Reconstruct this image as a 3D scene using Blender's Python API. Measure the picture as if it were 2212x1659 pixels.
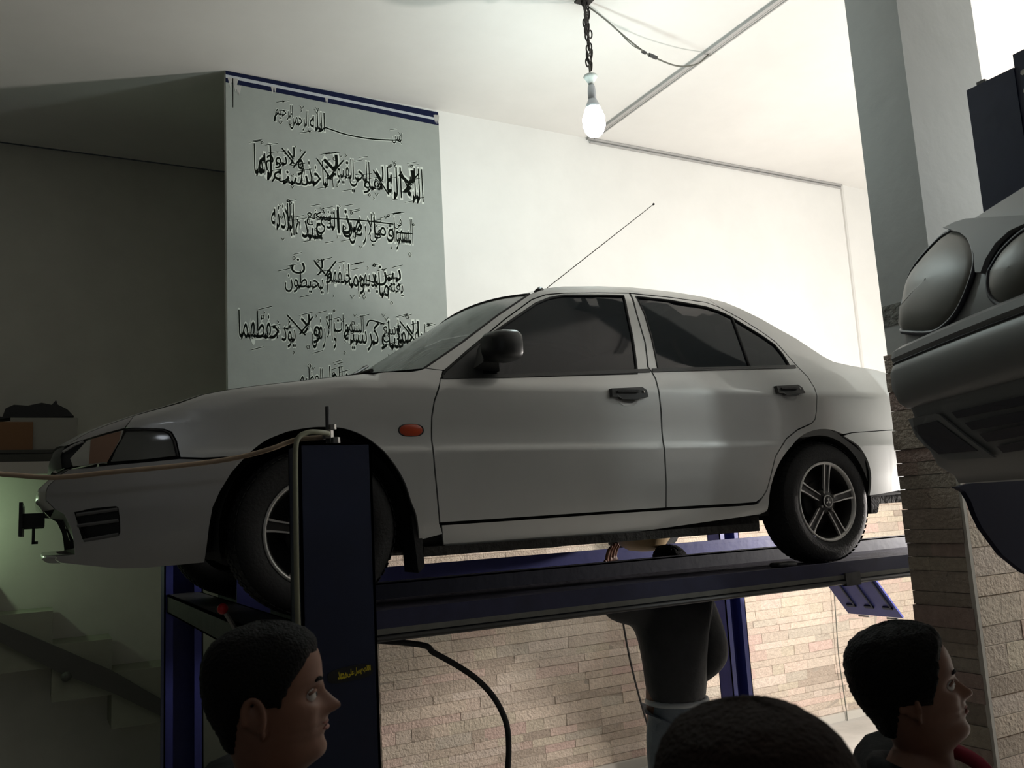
import bpy, bmesh, math, random
from mathutils import Vector, Matrix
from mathutils.geometry import delaunay_2d_cdt
random.seed(7)
SC = bpy.context.scene
COL = SC.collection
PI = math.pi
for o in list(bpy.data.objects):
    bpy.data.objects.remove(o)

# ------------------------------------------------------------ camera, world, exposure
cam_d = bpy.data.cameras.new('camera')
cam_d.sensor_width = 36.0
cam_d.lens = 36.0 * 1885.5 / 2212.0
cam_d.clip_start = 0.02
cam_d.clip_end = 60
cam_d.dof.use_dof = True
cam_d.dof.focus_distance = 4.6
cam_d.dof.aperture_fstop = 10.0
cam = bpy.data.objects.new('camera', cam_d)
COL.objects.link(cam)
r_ = Vector((0.88020259, -0.47138518, -0.05513093))
d_ = Vector((0.02188395, 0.15635163, -0.98745899))
f_ = Vector((0.47409335, 0.86795748, 0.14793688))
cam.matrix_world = Matrix(((r_.x, -d_.x, -f_.x, 0), (r_.y, -d_.y, -f_.y, 0), (r_.z, -d_.z, -f_.z, 2.0), (0, 0, 0, 1)))
SC.camera = cam
w = bpy.data.worlds.new('world')
SC.world = w
w.use_nodes = True
w.node_tree.nodes['Background'].inputs[0].default_value = (0.9, 1.0, 0.95, 1)
w.node_tree.nodes['Background'].inputs[1].default_value = 0.004
SC.view_settings.view_transform = 'Standard'
SC.view_settings.look = 'None'
SC.view_settings.gamma = 1.0
SC.view_settings.use_curve_mapping = False
SC.view_settings.exposure = 0.0
SC.cycles.use_denoising = True
SC.cycles.max_bounces = 8
SC.cycles.diffuse_bounces = 5
SC.cycles.sample_clamp_indirect = 4.0

def lamp(name, loc, power, col, rad):
    l = bpy.data.lights.new(name, 'POINT')
    l.energy = power
    l.color = col
    l.shadow_soft_size = rad
    o = bpy.data.objects.new(name, l)
    o.location = loc
    COL.objects.link(o)
    return o
# the workshop's other lamps: one hidden behind the pillar, one hanging behind the
# photographer over the other lift, one under the shelf on the left
lamp('work_lamp_light', (5.9, 3.05, 1.95), 400, (1.0, 0.93, 0.87), 0.10)
lamp('rear_lamp_light', (7.2, 0.6, 4.5), 185, (0.93, 1.0, 0.98), 0.10)
lamp('shelf_lamp_light', (-0.60, 7.30, 2.20), 5, (0.70, 1.0, 0.62), 0.04)
lamp('camera_side_fill_light', (-1.6, -1.2, 3.3), 8, (0.86, 0.92, 1.0), 0.15)  # added dim fill for surfaces turned to the camera and the left
lamp('low_warm_light', (5.2, 0.9, 1.9), 2.5, (1.0, 0.8, 0.62), 0.15)  # unseen weak warm light, low beside the raised car

# ------------------------------------------------------------ materials
def mat(name, col, rough=0.6, metal=0.0, bump=0.0, bscale=40.0, var=0.0, vscale=6.0, coat=0.0, emit=None, spec=0.5, tint=False):
    m = bpy.data.materials.new(name)
    m.use_nodes = True
    nt = m.node_tree
    b = nt.nodes['Principled BSDF']
    b.inputs['Base Color'].default_value = (*col, 1)
    b.inputs['Roughness'].default_value = rough
    b.inputs['Metallic'].default_value = metal
    b.inputs['Specular IOR Level'].default_value = spec
    b.inputs['Coat Weight'].default_value = coat
    b.inputs['Coat Roughness'].default_value = 0.06
    if emit:
        b.inputs['Emission Color'].default_value = (*emit[0], 1)
        b.inputs['Emission Strength'].default_value = emit[1]
    tc = nt.nodes.new('ShaderNodeTexCoord')
    src = None
    if tint:
        a = nt.nodes.new('ShaderNodeAttribute')
        a.attribute_name = 'tint'
        src = a.outputs['Color']
        nt.links.new(src, b.inputs['Base Color'])
    if var > 0:
        n = nt.nodes.new('ShaderNodeTexNoise')
        n.inputs['Scale'].default_value = vscale
        n.inputs['Detail'].default_value = 6
        n.inputs['Roughness'].default_value = 0.62
        nt.links.new(tc.outputs['Object'], n.inputs['Vector'])
        mr = nt.nodes.new('ShaderNodeMapRange')
        mr.inputs['From Min'].default_value = 0.3
        mr.inputs['From Max'].default_value = 0.7
        mr.inputs['To Min'].default_value = 1 - var
        mr.inputs['To Max'].default_value = 1 + var * 0.6
        nt.links.new(n.outputs['Fac'], mr.inputs['Value'])
        mx = nt.nodes.new('ShaderNodeVectorMath')
        mx.operation = 'SCALE'
        if src:
            nt.links.new(src, mx.inputs[0])
        else:
            mx.inputs[0].default_value = col
        nt.links.new(mr.outputs['Result'], mx.inputs['Scale'])
        nt.links.new(mx.outputs['Vector'], b.inputs['Base Color'])
    if bump > 0:
        n2 = nt.nodes.new('ShaderNodeTexNoise')
        n2.inputs['Scale'].default_value = bscale
        n2.inputs['Detail'].default_value = 5
        nt.links.new(tc.outputs['Object'], n2.inputs['Vector'])
        bp = nt.nodes.new('ShaderNodeBump')
        bp.inputs['Strength'].default_value = bump
        bp.inputs['Distance'].default_value = 0.02
        nt.links.new(n2.outputs['Fac'], bp.inputs['Height'])
        nt.links.new(bp.outputs['Normal'], b.inputs['Normal'])
    return m

def glassy(name, col, alpha, rough=0.04, dust=0.0):
    """tinted glass: partly see-through, with a clear reflective face and optional dust"""
    m = bpy.data.materials.new(name)
    m.use_nodes = True
    nt = m.node_tree
    nt.nodes.clear()
    out = nt.nodes.new('ShaderNodeOutputMaterial')
    tr = nt.nodes.new('ShaderNodeBsdfTransparent')
    tr.inputs[0].default_value = (alpha, alpha, alpha * 1.02, 1)
    di = nt.nodes.new('ShaderNodeBsdfPrincipled')
    di.inputs['Base Color'].default_value = (*col, 1)
    di.inputs['Roughness'].default_value = 0.6
    di.inputs['Specular IOR Level'].default_value = 0.0
    mix = nt.nodes.new('ShaderNodeMixShader')
    if dust > 0:
        n = nt.nodes.new('ShaderNodeTexNoise')
        n.inputs['Scale'].default_value = 22
        n.inputs['Detail'].default_value = 8
        tc = nt.nodes.new('ShaderNodeTexCoord')
        nt.links.new(tc.outputs['Object'], n.inputs['Vector'])
        mr = nt.nodes.new('ShaderNodeMapRange')
        mr.inputs['From Min'].default_value = 0.35
        mr.inputs['From Max'].default_value = 0.65
        mr.inputs['To Min'].default_value = dust * 0.7
        mr.inputs['To Max'].default_value = dust * 1.1
        nt.links.new(n.outputs['Fac'], mr.inputs['Value'])
        nt.links.new(mr.outputs['Result'], mix.inputs['Fac'])
    else:
        mix.inputs['Fac'].default_value = 0.5 if alpha > 0.3 else 0.85
    gl = nt.nodes.new('ShaderNodeBsdfGlossy')
    gl.inputs['Roughness'].default_value = rough
    fr = nt.nodes.new('ShaderNodeFresnel')
    fr.inputs['IOR'].default_value = 1.5
    m2 = nt.nodes.new('ShaderNodeMixShader')
    nt.links.new(tr.outputs[0], mix.inputs[1])
    nt.links.new(di.outputs[0], mix.inputs[2])
    nt.links.new(fr.outputs[0], m2.inputs['Fac'])
    nt.links.new(mix.outputs[0], m2.inputs[1])
    nt.links.new(gl.outputs[0], m2.inputs[2])
    nt.links.new(m2.outputs[0], out.inputs['Surface'])
    return m

M = {}
M['plaster'] = mat('white_plaster', (0.78, 0.77, 0.74), 0.75, bump=0.12, bscale=9, var=0.05, vscale=1.5)
M['ceiling'] = mat('ceiling_plaster', (0.78, 0.77, 0.74), 0.8, bump=0.10, bscale=5, var=0.05, vscale=1.2)
M['oldwall'] = mat('old_plaster', (0.62, 0.61, 0.54), 0.8, bump=0.15, bscale=8, var=0.08, vscale=2.0)
M['grey_paint'] = mat('grey_paint', (0.42, 0.43, 0.42), 0.6, bump=0.10, bscale=14, var=0.07, vscale=3)
M['rough_plaster'] = mat('rough_plaster', (0.20, 0.20, 0.18), 0.9, bump=0.9, bscale=30, var=0.5, vscale=18)
M['floor'] = mat('concrete_floor', (0.45, 0.43, 0.40), 0.6, bump=0.15, bscale=10, var=0.2, vscale=2)
M['stone'] = mat('ledge_stone', (0.5, 0.4, 0.33), 0.8, bump=0.7, bscale=60, var=0.16, vscale=28, tint=True)
M['grout'] = mat('tile_grout', (0.40, 0.34, 0.28), 0.9, bump=0.4, bscale=80)
M['dark_wall'] = mat('dark_unseen_wall', (0.07, 0.07, 0.07), 0.7)  # unseen walls coloured dark to cut light bounced onto the car front
M['banner'] = mat('grey_banner', (0.31, 0.335, 0.31), 0.55, bump=0.05, bscale=20, var=0.06, vscale=6)
M['navy_print'] = mat('navy_print', (0.008, 0.012, 0.042), 0.7, spec=0.1)
M['pale_print'] = mat('pale_print', (0.46, 0.49, 0.52), 0.6)
M['ink'] = mat('black_ink', (0.008, 0.010, 0.008), 0.8, spec=0.0)
M['halo'] = mat('pale_ink', (0.66, 0.70, 0.64), 0.8, spec=0.0)
M['trunk'] = mat('grey_trunking', (0.42, 0.41, 0.40), 0.6)
M['trunk2'] = mat('pale_trunking', (0.66, 0.65, 0.62), 0.6)
M['wire'] = mat('dark_cable', (0.02, 0.02, 0.02), 0.5)
M['greywire'] = mat('grey_cable', (0.12, 0.12, 0.10), 0.6)
M['chain'] = mat('rusty_chain', (0.045, 0.042, 0.04), 0.55, metal=0.5)
M['white_plastic'] = mat('white_plastic', (0.62, 0.66, 0.63), 0.4)
M['bulb'] = mat('bulb_glow', (1, 1, 1), 0.3, emit=((0.84, 1.0, 0.98), 150.0))
M['bulb_base'] = mat('bulb_base', (0.45, 0.47, 0.5), 0.35, metal=0.6)
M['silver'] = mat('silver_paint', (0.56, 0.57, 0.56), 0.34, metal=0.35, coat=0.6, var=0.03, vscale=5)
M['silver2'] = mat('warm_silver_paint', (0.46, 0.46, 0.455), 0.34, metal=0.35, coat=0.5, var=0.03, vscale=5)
M['seam'] = mat('black_seam', (0.01, 0.01, 0.01), 0.8)
M['black_plastic'] = mat('black_plastic', (0.018, 0.02, 0.02), 0.4)
M['black_rubber'] = mat('black_rubber', (0.02, 0.02, 0.021), 0.75, bump=0.2, bscale=90)
M['underbody'] = mat('dirty_underbody', (0.03, 0.028, 0.025), 0.9, bump=0.6, bscale=30, var=0.5, vscale=12)
M['tint_glass'] = glassy('tinted_glass', (0.010, 0.013, 0.017), 0.07, 0.05)
M['screen_glass'] = glassy('windscreen_glass', (0.26, 0.29, 0.27), 0.93, 0.12, dust=0.36)
M['lamp_glass'] = glassy('lamp_glass', (0.30, 0.31, 0.29), 0.55, 0.08)
M['lamp_back'] = mat('lamp_reflector', (0.52, 0.53, 0.47), 0.4, metal=0.15)
M['dull_bar'] = mat('dull_grey_bar', (0.13, 0.13, 0.13), 0.5)
M['tape'] = mat('brown_tape', (0.30, 0.18, 0.12), 0.6)
M['amber'] = mat('amber_lens', (0.45, 0.06, 0.02), 0.15, coat=0.5)
M['alloy'] = mat('machined_alloy', (0.58, 0.57, 0.55), 0.35, metal=0.6)
M['alloy_dark'] = mat('dark_alloy', (0.03, 0.028, 0.027), 0.4, metal=0.3)
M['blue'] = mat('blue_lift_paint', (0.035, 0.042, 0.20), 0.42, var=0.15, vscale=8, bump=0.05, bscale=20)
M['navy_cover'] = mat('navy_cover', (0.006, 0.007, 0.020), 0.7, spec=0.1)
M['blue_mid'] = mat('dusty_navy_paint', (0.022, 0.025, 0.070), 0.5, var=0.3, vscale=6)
M['blue_dark'] = mat('shaded_navy_paint', (0.004, 0.009, 0.035), 0.5, var=0.15, vscale=8, bump=0.05, bscale=20)  # darker copy of the lift blue: shade of near posts and rail painted in
M['deck'] = mat('dusty_blue_deck', (0.075, 0.07, 0.10), 0.7, var=0.6, vscale=5, bump=0.3, bscale=40)
M['steel'] = mat('worn_steel', (0.30, 0.29, 0.27), 0.45, metal=0.7, var=0.3, vscale=20)
M['dark_steel'] = mat('dark_steel', (0.07, 0.07, 0.07), 0.5, metal=0.4, var=0.3, vscale=20)
M['grey_strip'] = mat('grey_conduit', (0.16, 0.16, 0.145), 0.7, var=0.2, vscale=20)
M['hose_tan'] = mat('tan_air_hose', (0.34, 0.25, 0.17), 0.6, var=0.15, vscale=15)
M['hose_olive'] = mat('olive_hose', (0.22, 0.22, 0.15), 0.6)
M['red'] = mat('red_knob', (0.55, 0.015, 0.02), 0.4)
M['yellow_print'] = mat('yellow_print', (0.65, 0.52, 0.02), 0.5)
M['sticker'] = mat('black_sticker', (0.012, 0.012, 0.012), 0.4)
M['merc'] = mat('grey_silver_paint', (0.19, 0.195, 0.195), 0.5, metal=0.1, spec=0.4)
M['merc_lit'] = mat('lit_silver_paint', (0.27, 0.28, 0.28), 0.6, spec=0.3)  # lighter copy of the car's silver, with the light from above painted in
M['merc_lens'] = mat('dull_headlamp_lens', (0.12, 0.12, 0.10), 0.45, spec=0.3)
M['merc_dark'] = mat('dark_trim', (0.02, 0.02, 0.03), 0.5)
M['carton_white'] = mat('pale_carton', (0.34, 0.33, 0.29), 0.8)
M['carton_brown'] = mat('brown_carton', (0.22, 0.11, 0.05), 0.8)
M['bag'] = mat('black_bag', (0.01, 0.01, 0.01), 0.5)
M['shelf'] = mat('shelf_board', (0.50, 0.47, 0.42), 0.6)
M['shelf_dark'] = mat('shelf_frame', (0.05, 0.05, 0.04), 0.6)
M['stairs'] = mat('stair_concrete', (0.30, 0.31, 0.24), 0.8, var=0.1, vscale=4)
M['stairs_dark'] = mat('stair_stringer', (0.09, 0.09, 0.08), 0.7)
M['skin'] = mat('skin', (0.19, 0.085, 0.052), 0.5, var=0.08, vscale=30)
M['lips'] = mat('lips', (0.26, 0.09, 0.07), 0.5)
M['hair'] = mat('black_hair', (0.006, 0.0055, 0.0055), 0.7, bump=0.8, bscale=220, spec=0.15)
M['hair_brown'] = mat('short_dark_hair', (0.020, 0.011, 0.008), 0.8, bump=0.8, bscale=220, spec=0.1)
M['jacket'] = mat('black_jacket', (0.012, 0.012, 0.012), 0.85, spec=0.15, bump=0.5, bscale=14)
M['jacket_grey'] = mat('dark_grey_jacket', (0.055, 0.057, 0.06), 0.75, bump=0.7, bscale=9, var=0.2, vscale=8)
M['jeans'] = mat('faded_jeans', (0.26, 0.30, 0.34), 0.85, bump=0.4, bscale=25, var=0.25, vscale=9)
M['belt'] = mat('pale_belt', (0.62, 0.66, 0.68), 0.5)
M['shoe'] = mat('dark_shoe', (0.02, 0.02, 0.02), 0.5)
M['red_cloth'] = mat('red_cloth', (0.24, 0.014, 0.035), 0.8)
M['eye_white'] = mat('eye_white', (0.60, 0.56, 0.52), 0.2)
M['iris'] = mat('dark_iris', (0.02, 0.012, 0.01), 0.15)
M['seat'] = mat('seat_cloth', (0.12, 0.12, 0.11), 0.9)
M['pan'] = mat('tan_plastic', (0.50, 0.36, 0.20), 0.55, var=0.15, vscale=8)

# ------------------------------------------------------------ mesh helpers
def world_loc(o):
    v = Vector((0, 0, 0))
    while o is not None:
        v += o.location
        o = o.parent
    return v

def link(name, verts, faces, m, parent=None, local=False, smooth=False, angle=None, tints=None):
    """one mesh object; coordinates are given in the world (or in the parent's frame with local=True)"""
    me = bpy.data.meshes.new(name)
    if parent is not None and not local:
        L = world_loc(parent)
        verts = [(v[0] - L.x, v[1] - L.y, v[2] - L.z) for v in verts]
    me.from_pydata([tuple(v) for v in verts], [], [tuple(f) for f in faces])
    me.update()
    ms = m if isinstance(m, (list, tuple)) else [m]
    for k in ms:
        me.materials.append(k)
    if smooth:
        for p in me.polygons:
            p.use_smooth = True
        if angle is not None:
            try:
                me.set_sharp_from_angle(angle=math.radians(angle))
            except Exception:
                pass
    if tints is not None:
        a = me.color_attributes.new('tint', 'FLOAT_COLOR', 'CORNER')
        i = 0
        for p, t in zip(me.polygons, tints):
            for _ in p.loop_indices:
                a.data[i].color = (*t, 1)
                i += 1
    o = bpy.data.objects.new(name, me)
    COL.objects.link(o)
    if parent is not None:
        o.parent = parent
    return o

def empty(name, loc, rz=0.0):
    o = bpy.data.objects.new(name, None)
    o.location = loc
    o.rotation_euler = (0, 0, rz)
    o.empty_display_size = 0.1
    COL.objects.link(o)
    return o

def tag(o, label=None, cat=None, group=None, kind=None):
    if label: o['label'] = label
    if cat: o['category'] = cat
    if group: o['group'] = group
    if kind: o['kind'] = kind
    return o

class B:
    """collects boxes, tubes, lathes and prisms into one vertex/face list"""
    def __init__(s):
        s.v = []; s.f = []; s.t = []
    def add(s, v, f, t=None):
        n = len(s.v)
        s.v += [tuple(p) for p in v]
        s.f += [tuple(i + n for i in q) for q in f]
        if t is not None:
            s.t += [t] * len(f)
        return s
    def box(s, x0, x1, y0, y1, z0, z1, t=None, bev=0.0):
        if bev > 0:
            bm = bmesh.new()
            bmesh.ops.create_cube(bm, size=1.0)
            for v in bm.verts:
                v.co = Vector(((x0 + x1) / 2 + v.co.x * (x1 - x0), (y0 + y1) / 2 + v.co.y * (y1 - y0), (z0 + z1) / 2 + v.co.z * (z1 - z0)))
            bmesh.ops.bevel(bm, geom=list(bm.edges), offset=bev, segments=2, affect='EDGES', profile=0.5)
            bm.verts.index_update()
            s.add([v.co.copy() for v in bm.verts], [[v.index for v in f.verts] for f in bm.faces], t)
            bm.free()
            return s
        v = [(x0, y0, z0), (x1, y0, z0), (x1, y1, z0), (x0, y1, z0), (x0, y0, z1), (x1, y0, z1), (x1, y1, z1), (x0, y1, z1)]
        return s.add(v, [(0, 3, 2, 1), (4, 5, 6, 7), (0, 1, 5, 4), (1, 2, 6, 5), (2, 3, 7, 6), (3, 0, 4, 7)], t)
    def tube(s, pts, r, n=8, cap=True, closed=False):
        pts = [Vector(p) for p in pts]
        rr = r if isinstance(r, (list, tuple)) else [r] * len(pts)
        base = len(s.v)
        up = None
        N = len(pts)
        for i, p in enumerate(pts):
            if closed:
                t = pts[(i + 1) % N] - pts[i - 1]
            else:
                t = pts[min(i + 1, N - 1)] - pts[max(i - 1, 0)]
            t.normalize()
            if up is None:
                up = Vector((0, 0, 1)) if abs(t.z) < 0.9 else Vector((1, 0, 0))
            a = t.cross(up).normalized()
            b = a.cross(t).normalized()
            up = b
            for k in range(n):
                an = 2 * PI * k / n
                s.v.append(tuple(p + a * math.cos(an) * rr[i] + b * math.sin(an) * rr[i]))
        M_ = N if closed else N - 1
        for i in range(M_):
            i2 = (i + 1) % N
            for k in range(n):
                k2 = (k + 1) % n
                s.f.append((base + i * n + k, base + i * n + k2, base + i2 * n + k2, base + i2 * n + k))
        if cap and not closed:
            s.f.append(tuple(base + k for k in range(n))[::-1])
            s.f.append(tuple(base + (N - 1) * n + k for k in range(n)))
        return s
    def lathe(s, prof, c, axis, n=24):
        """prof: (radius, along) pairs around the axis through c"""
        c = Vector(c); ax = Vector(axis).normalized()
        u = ax.orthogonal().normalized(); w_ = ax.cross(u)
        base = len(s.v)
        for r, a in prof:
            for k in range(n):
                an = 2 * PI * k / n
                s.v.append(tuple(c + ax * a + (u * math.cos(an) + w_ * math.sin(an)) * max(r, 1e-4)))
        for i in range(len(prof) - 1):
            for k in range(n):
                k2 = (k + 1) % n
                s.f.append((base + i * n + k, base + i * n + k2, base + (i + 1) * n + k2, base + (i + 1) * n + k))
        return s
    def prism(s, poly, fn, d):
        """poly: 2-d points, fn maps (a,b,depth) to 3-d; extruded by d"""
        n = len(poly)
        v = [fn(a, b, 0) for a, b in poly] + [fn(a, b, d) for a, b in poly]
        f = [tuple(range(n))[::-1], tuple(range(n, 2 * n))]
        f += [(i, (i + 1) % n, (i + 1) % n + n, i + n) for i in range(n)]
        return s.add(v, f)
    def ball(s, c, r, n=12, m=8, sc=(1, 1, 1)):
        base = len(s.v)
        for i in range(m + 1):
            t = PI * i / m
            for k in range(n):
                a = 2 * PI * k / n
                s.v.append((c[0] + r * sc[0] * math.sin(t) * math.cos(a), c[1] + r * sc[1] * math.sin(t) * math.sin(a), c[2] + r * sc[2] * math.cos(t)))
        for i in range(m):
            for k in range(n):
                k2 = (k + 1) % n
                s.f.append((base + i * n + k, base + (i + 1) * n + k, base + (i + 1) * n + k2, base + i * n + k2))
        return s
    def out(s, name, m, parent=None, **kw):
        if s.t and len(s.t) == len(s.f):
            kw['tints'] = s.t
        return link(name, s.v, s.f, m, parent, **kw)

def lerp(t, pts):
    if t <= pts[0][0]: return pts[0][1]
    for (a, b), (c, d) in zip(pts, pts[1:]):
        if t <= c: return b + (d - b) * (t - a) / (c - a)
    return pts[-1][1]

def smooth_path(pts, k=6):
    """Catmull-Rom through the points"""
    P = [Vector(p) for p in pts]
    P = [P[0] * 2 - P[1]] + P + [P[-1] * 2 - P[-2]]
    out = []
    for i in range(1, len(P) - 2):
        for j in range(k):
            t = j / k
            a, b, c, d = P[i - 1], P[i], P[i + 1], P[i + 2]
            out.append(0.5 * ((2 * b) + (c - a) * t + (2 * a - 5 * b + 4 * c - d) * t * t + (3 * b - a - 3 * c + d) * t ** 3))
    out.append(P[-2])
    return out

def inside(p, poly):
    x, y = p
    c = False
    n = len(poly)
    j = n - 1
    for i in range(n):
        if (poly[i][1] > y) != (poly[j][1] > y) and x < (poly[j][0] - poly[i][0]) * (y - poly[i][1]) / (poly[j][1] - poly[i][1]) + poly[i][0]:
            c = not c
        j = i
    return c

def resample(poly, step, closed=True):
    out = []
    n = len(poly)
    for i in range(n if closed else n - 1):
        a = poly[i]; b = poly[(i + 1) % n]
        L = math.hypot(b[0] - a[0], b[1] - a[1])
        k = max(1, int(math.ceil(L / step)))
        for j in range(k):
            out.append((a[0] + (b[0] - a[0]) * j / k, a[1] + (b[1] - a[1]) * j / k))
    if not closed:
        out.append(poly[-1])
    return out

def cdt(poly, holes, step, rows=()):
    """triangulated 2-d region with interior grid points"""
    loops = [resample(poly, step)] + [resample(h, step) for h in holes]
    V = []; E_ = []
    for lp in loops:
        b = len(V)
        V += [Vector(p) for p in lp]
        E_ += [(b + i, b + (i + 1) % len(lp)) for i in range(len(lp))]
    nb = len(V)
    xs = [p[0] for p in poly]; ys = [p[1] for p in poly]
    bd = [tuple(v) for v in V]
    gx = math.floor(min(xs) / step) * step
    rowlist = []
    y = math.floor(min(ys) / step) * step
    while y < max(ys):
        rowlist.append(y); y += step
    rowlist += [r for r in rows if min(ys) < r < max(ys)]
    x = gx
    while x < max(xs):
        for y in rowlist:
            p = (x, y)
            if inside(p, poly) and not any(inside(p, h) for h in holes):
                if all((p[0] - q[0]) ** 2 + (p[1] - q[1]) ** 2 > (0.35 * step) ** 2 for q in bd):
                    V.append(Vector(p))
        x += step
    r = delaunay_2d_cdt(V, E_, [], 0, 1e-6)
    ov = [tuple(v) for v in r[0]]
    fs = []
    for f in r[2]:
        cx_ = sum(ov[i][0] for i in f) / 3; cy_ = sum(ov[i][1] for i in f) / 3
        if inside((cx_, cy_), poly) and not any(inside((cx_, cy_), h) for h in holes):
            fs.append(tuple(f))
    return ov, fs

def surf_panel(name, poly, fn, m, parent, holes=(), step=0.04, depth=0.012, rows=(), local=False, flip=False, smooth=True):
    """sheet-metal panel: 2-d outline mapped to 3-d by fn(a,b,off), with turned-in rims"""
    ov, fs = cdt(poly, holes, step, rows)
    vs = [fn(a, b, 0) for a, b in ov]
    cnt = {}
    for f in fs:
        for i in range(3):
            e = (f[i], f[(i + 1) % 3])
            cnt[tuple(sorted(e))] = cnt.get(tuple(sorted(e)), 0) + 1
    n = len(vs)
    rim = {}
    faces = list(fs)
    for f in fs:
        for i in range(3):
            a, b = f[i], f[(i + 1) % 3]
            if cnt[tuple(sorted((a, b)))] == 1:
                for q in (a, b):
                    if q not in rim:
                        rim[q] = (len(vs), len(vs) + 1)
                        vs.append(vs[q])
                        vs.append(fn(ov[q][0], ov[q][1], depth))
                faces.append((rim[b][0], rim[a][0], rim[a][1], rim[b][1]))
    if flip:
        faces = [tuple(reversed(f)) for f in faces]
    ob = link(name, vs, faces, m, parent, smooth=smooth, local=local)
    if smooth and not local:
        e = 0.012
        N = []
        for i in range(len(vs)):
            if i >= n:
                N.append((0, 0, 0)); continue
            a, b = ov[i]
            px = Vector(fn(a + e, b, 0)) - Vector(fn(a - e, b, 0)); pz = Vector(fn(a, b + e, 0)) - Vector(fn(a, b - e, 0))
            q = px.cross(pz)
            if flip: q = -q
            N.append(tuple(q.normalized()))
        ob.data.normals_split_custom_set_from_vertices(N)
    return ob

# ------------------------------------------------------------ the room
CZ = 5.2
def struct(name, b, m, **kw):
    o = b.out(name, m, **kw)
    o['kind'] = 'structure'
    return o
struct('floor', B().box(-4, 11, -4, 7.75, -0.2, 0), M['floor'])
struct('ceiling', B().box(-4, 11, -4, 7.75, CZ, CZ + 0.2), M['ceiling'])
wall_back = struct('wall_back', B().box(1.09, 11, 5.95, 6.0, 0, CZ), M['plaster'])
struct('wall_recess', B().box(-4, 3.2, 7.78, 7.95, 0, CZ), M['oldwall'])
struct('wall_inner', B().box(3.0, 3.2, 6.0, 7.78, 0, CZ), M['oldwall'])
struct('wall_left', B().box(-4.2, -4, -4, 7.95, 0, CZ), M['dark_wall'])
struct('wall_right', B().box(11, 11.2, -4, 7.95, 0, CZ), M['plaster'])
struct('wall_front', B().box(-4, 11, -4.2, -4, 0, CZ), M['dark_wall'])

# stone-strip cladding on the back wall: single strips
TONES = [(0.50, 0.41, 0.33), (0.48, 0.40, 0.33), (0.46, 0.38, 0.31), (0.52, 0.43, 0.35), (0.51, 0.41, 0.34), (0.50, 0.38, 0.32), (0.38, 0.31, 0.25), (0.49, 0.42, 0.33), (0.54, 0.45, 0.38), (0.46, 0.40, 0.33), (0.49, 0.36, 0.31), (0.50, 0.42, 0.34), (0.47, 0.39, 0.32)]
def strip_layout(a0, a1, z0, z1, h, lmin, lmax, rnd):
    rows = []
    z = z0
    k = 0
    while z < z1 - 1e-6:
        hh = h if rnd.random() < 0.75 else h * 1.5
        hh = min(hh, z1 - z)
        a = a0
        while a < a1 - 1e-6:
            L = rnd.uniform(lmin, lmax)
            if a + L > a1 - lmin * 0.6: L = a1 - a
            rows.append((a, a + L, z, z + hh))
            a += L
        z += hh
        k += 1
    return rows
def tone(rnd):
    t = rnd.choice(TONES)
    k = rnd.uniform(1.16, 1.36)
    return tuple(c * k for c in t)
rnd = random.Random(3)
cells = strip_layout(2.08, 10.9, 0.07, 2.2, 0.056, 0.10, 0.42, rnd)
# the strips that show under and over the platforms become single bricks
def shown(c):
    return 2.05 < (c[0] + c[1]) / 2 < 6.55 and 0.40 < c[2] < 1.52
fg = [c for c in cells if shown(c)]
fg.sort(key=lambda c: (-(c[1] - c[0])))
singles = set(fg[:300])
back = B().box(2.06, 10.92, 5.932, 5.952, 0.0, 2.2)
clad = back.out('grout_bed', M['grout'], wall_back)
rest = B()
def stone_piece(b, c, y, rnd, t):
    g = 0.0007
    pr = rnd.uniform(0.003, 0.009)
    x0, x1, z0, z1 = c[0] + g, c[1] - g, c[2] + g, c[3] - g
    n = max(1, int((x1 - x0) / 0.11))
    v = []; f = []
    for i in range(n + 1):
        x = x0 + (x1 - x0) * i / n
        e1 = pr + rnd.uniform(-0.002, 0.002); e2 = pr + rnd.uniform(-0.002, 0.002)
        v += [(x, y, z0), (x, y - e1, z0 + 0.002), (x, y - e2, z1 - 0.002), (x, y, z1)]
    for i in range(n):
        k = i * 4
        f += [(k, k + 4, k + 5, k + 1), (k + 1, k + 5, k + 6, k + 2), (k + 2, k + 6, k + 7, k + 3)]
    k = n * 4
    f += [(0, 1, 2, 3), (k + 3, k + 2, k + 1, k)]
    b.add(v, f, t)
for c in cells:
    if c in singles:
        b = B()
        stone_piece(b, c, 5.934, rnd, tone(rnd))
        b.out('stone_strip', M['stone'], wall_back)
    else:
        stone_piece(rest, c, 5.934, rnd, tone(rnd))
o = rest.out('stone_cladding', M['stone'], wall_back)
o['kind'] = 'stuff'
struct('baseboard_back', B().box(2.06, 10.9, 5.90, 5.952, 0.0, 0.068), M['shelf'])

# pillar
pillar = struct('pillar', B().box(3.60, 4.20, 2.50, 2.79, 2.56, CZ).box(3.612, 4.188, 2.512, 2.79, 0, 2.6), M['grey_paint'])
pillar['label'] = 'square grey pillar with a stone-clad lower half between the two lifts'
B().box(3.597, 3.601, 2.503, 2.787, 2.80, 2.90).out('mortar_patch', M['rough_plaster'], pillar)
pc = strip_layout(2.497, 2.793, 0.0, 2.66, 0.062, 0.13, 0.30, rnd)
for c in pc:
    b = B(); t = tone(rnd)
    t = tuple(k * 0.62 for k in t)  # same stone tinted darker: the shade of this side face is painted in
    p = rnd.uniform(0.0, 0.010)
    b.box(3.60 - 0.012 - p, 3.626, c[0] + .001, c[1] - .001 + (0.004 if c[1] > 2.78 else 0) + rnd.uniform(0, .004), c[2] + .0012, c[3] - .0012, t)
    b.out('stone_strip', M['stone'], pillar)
pf = strip_layout(3.608, 4.20, 0.0, 2.66, 0.085, 0.16, 0.42, rnd)
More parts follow.
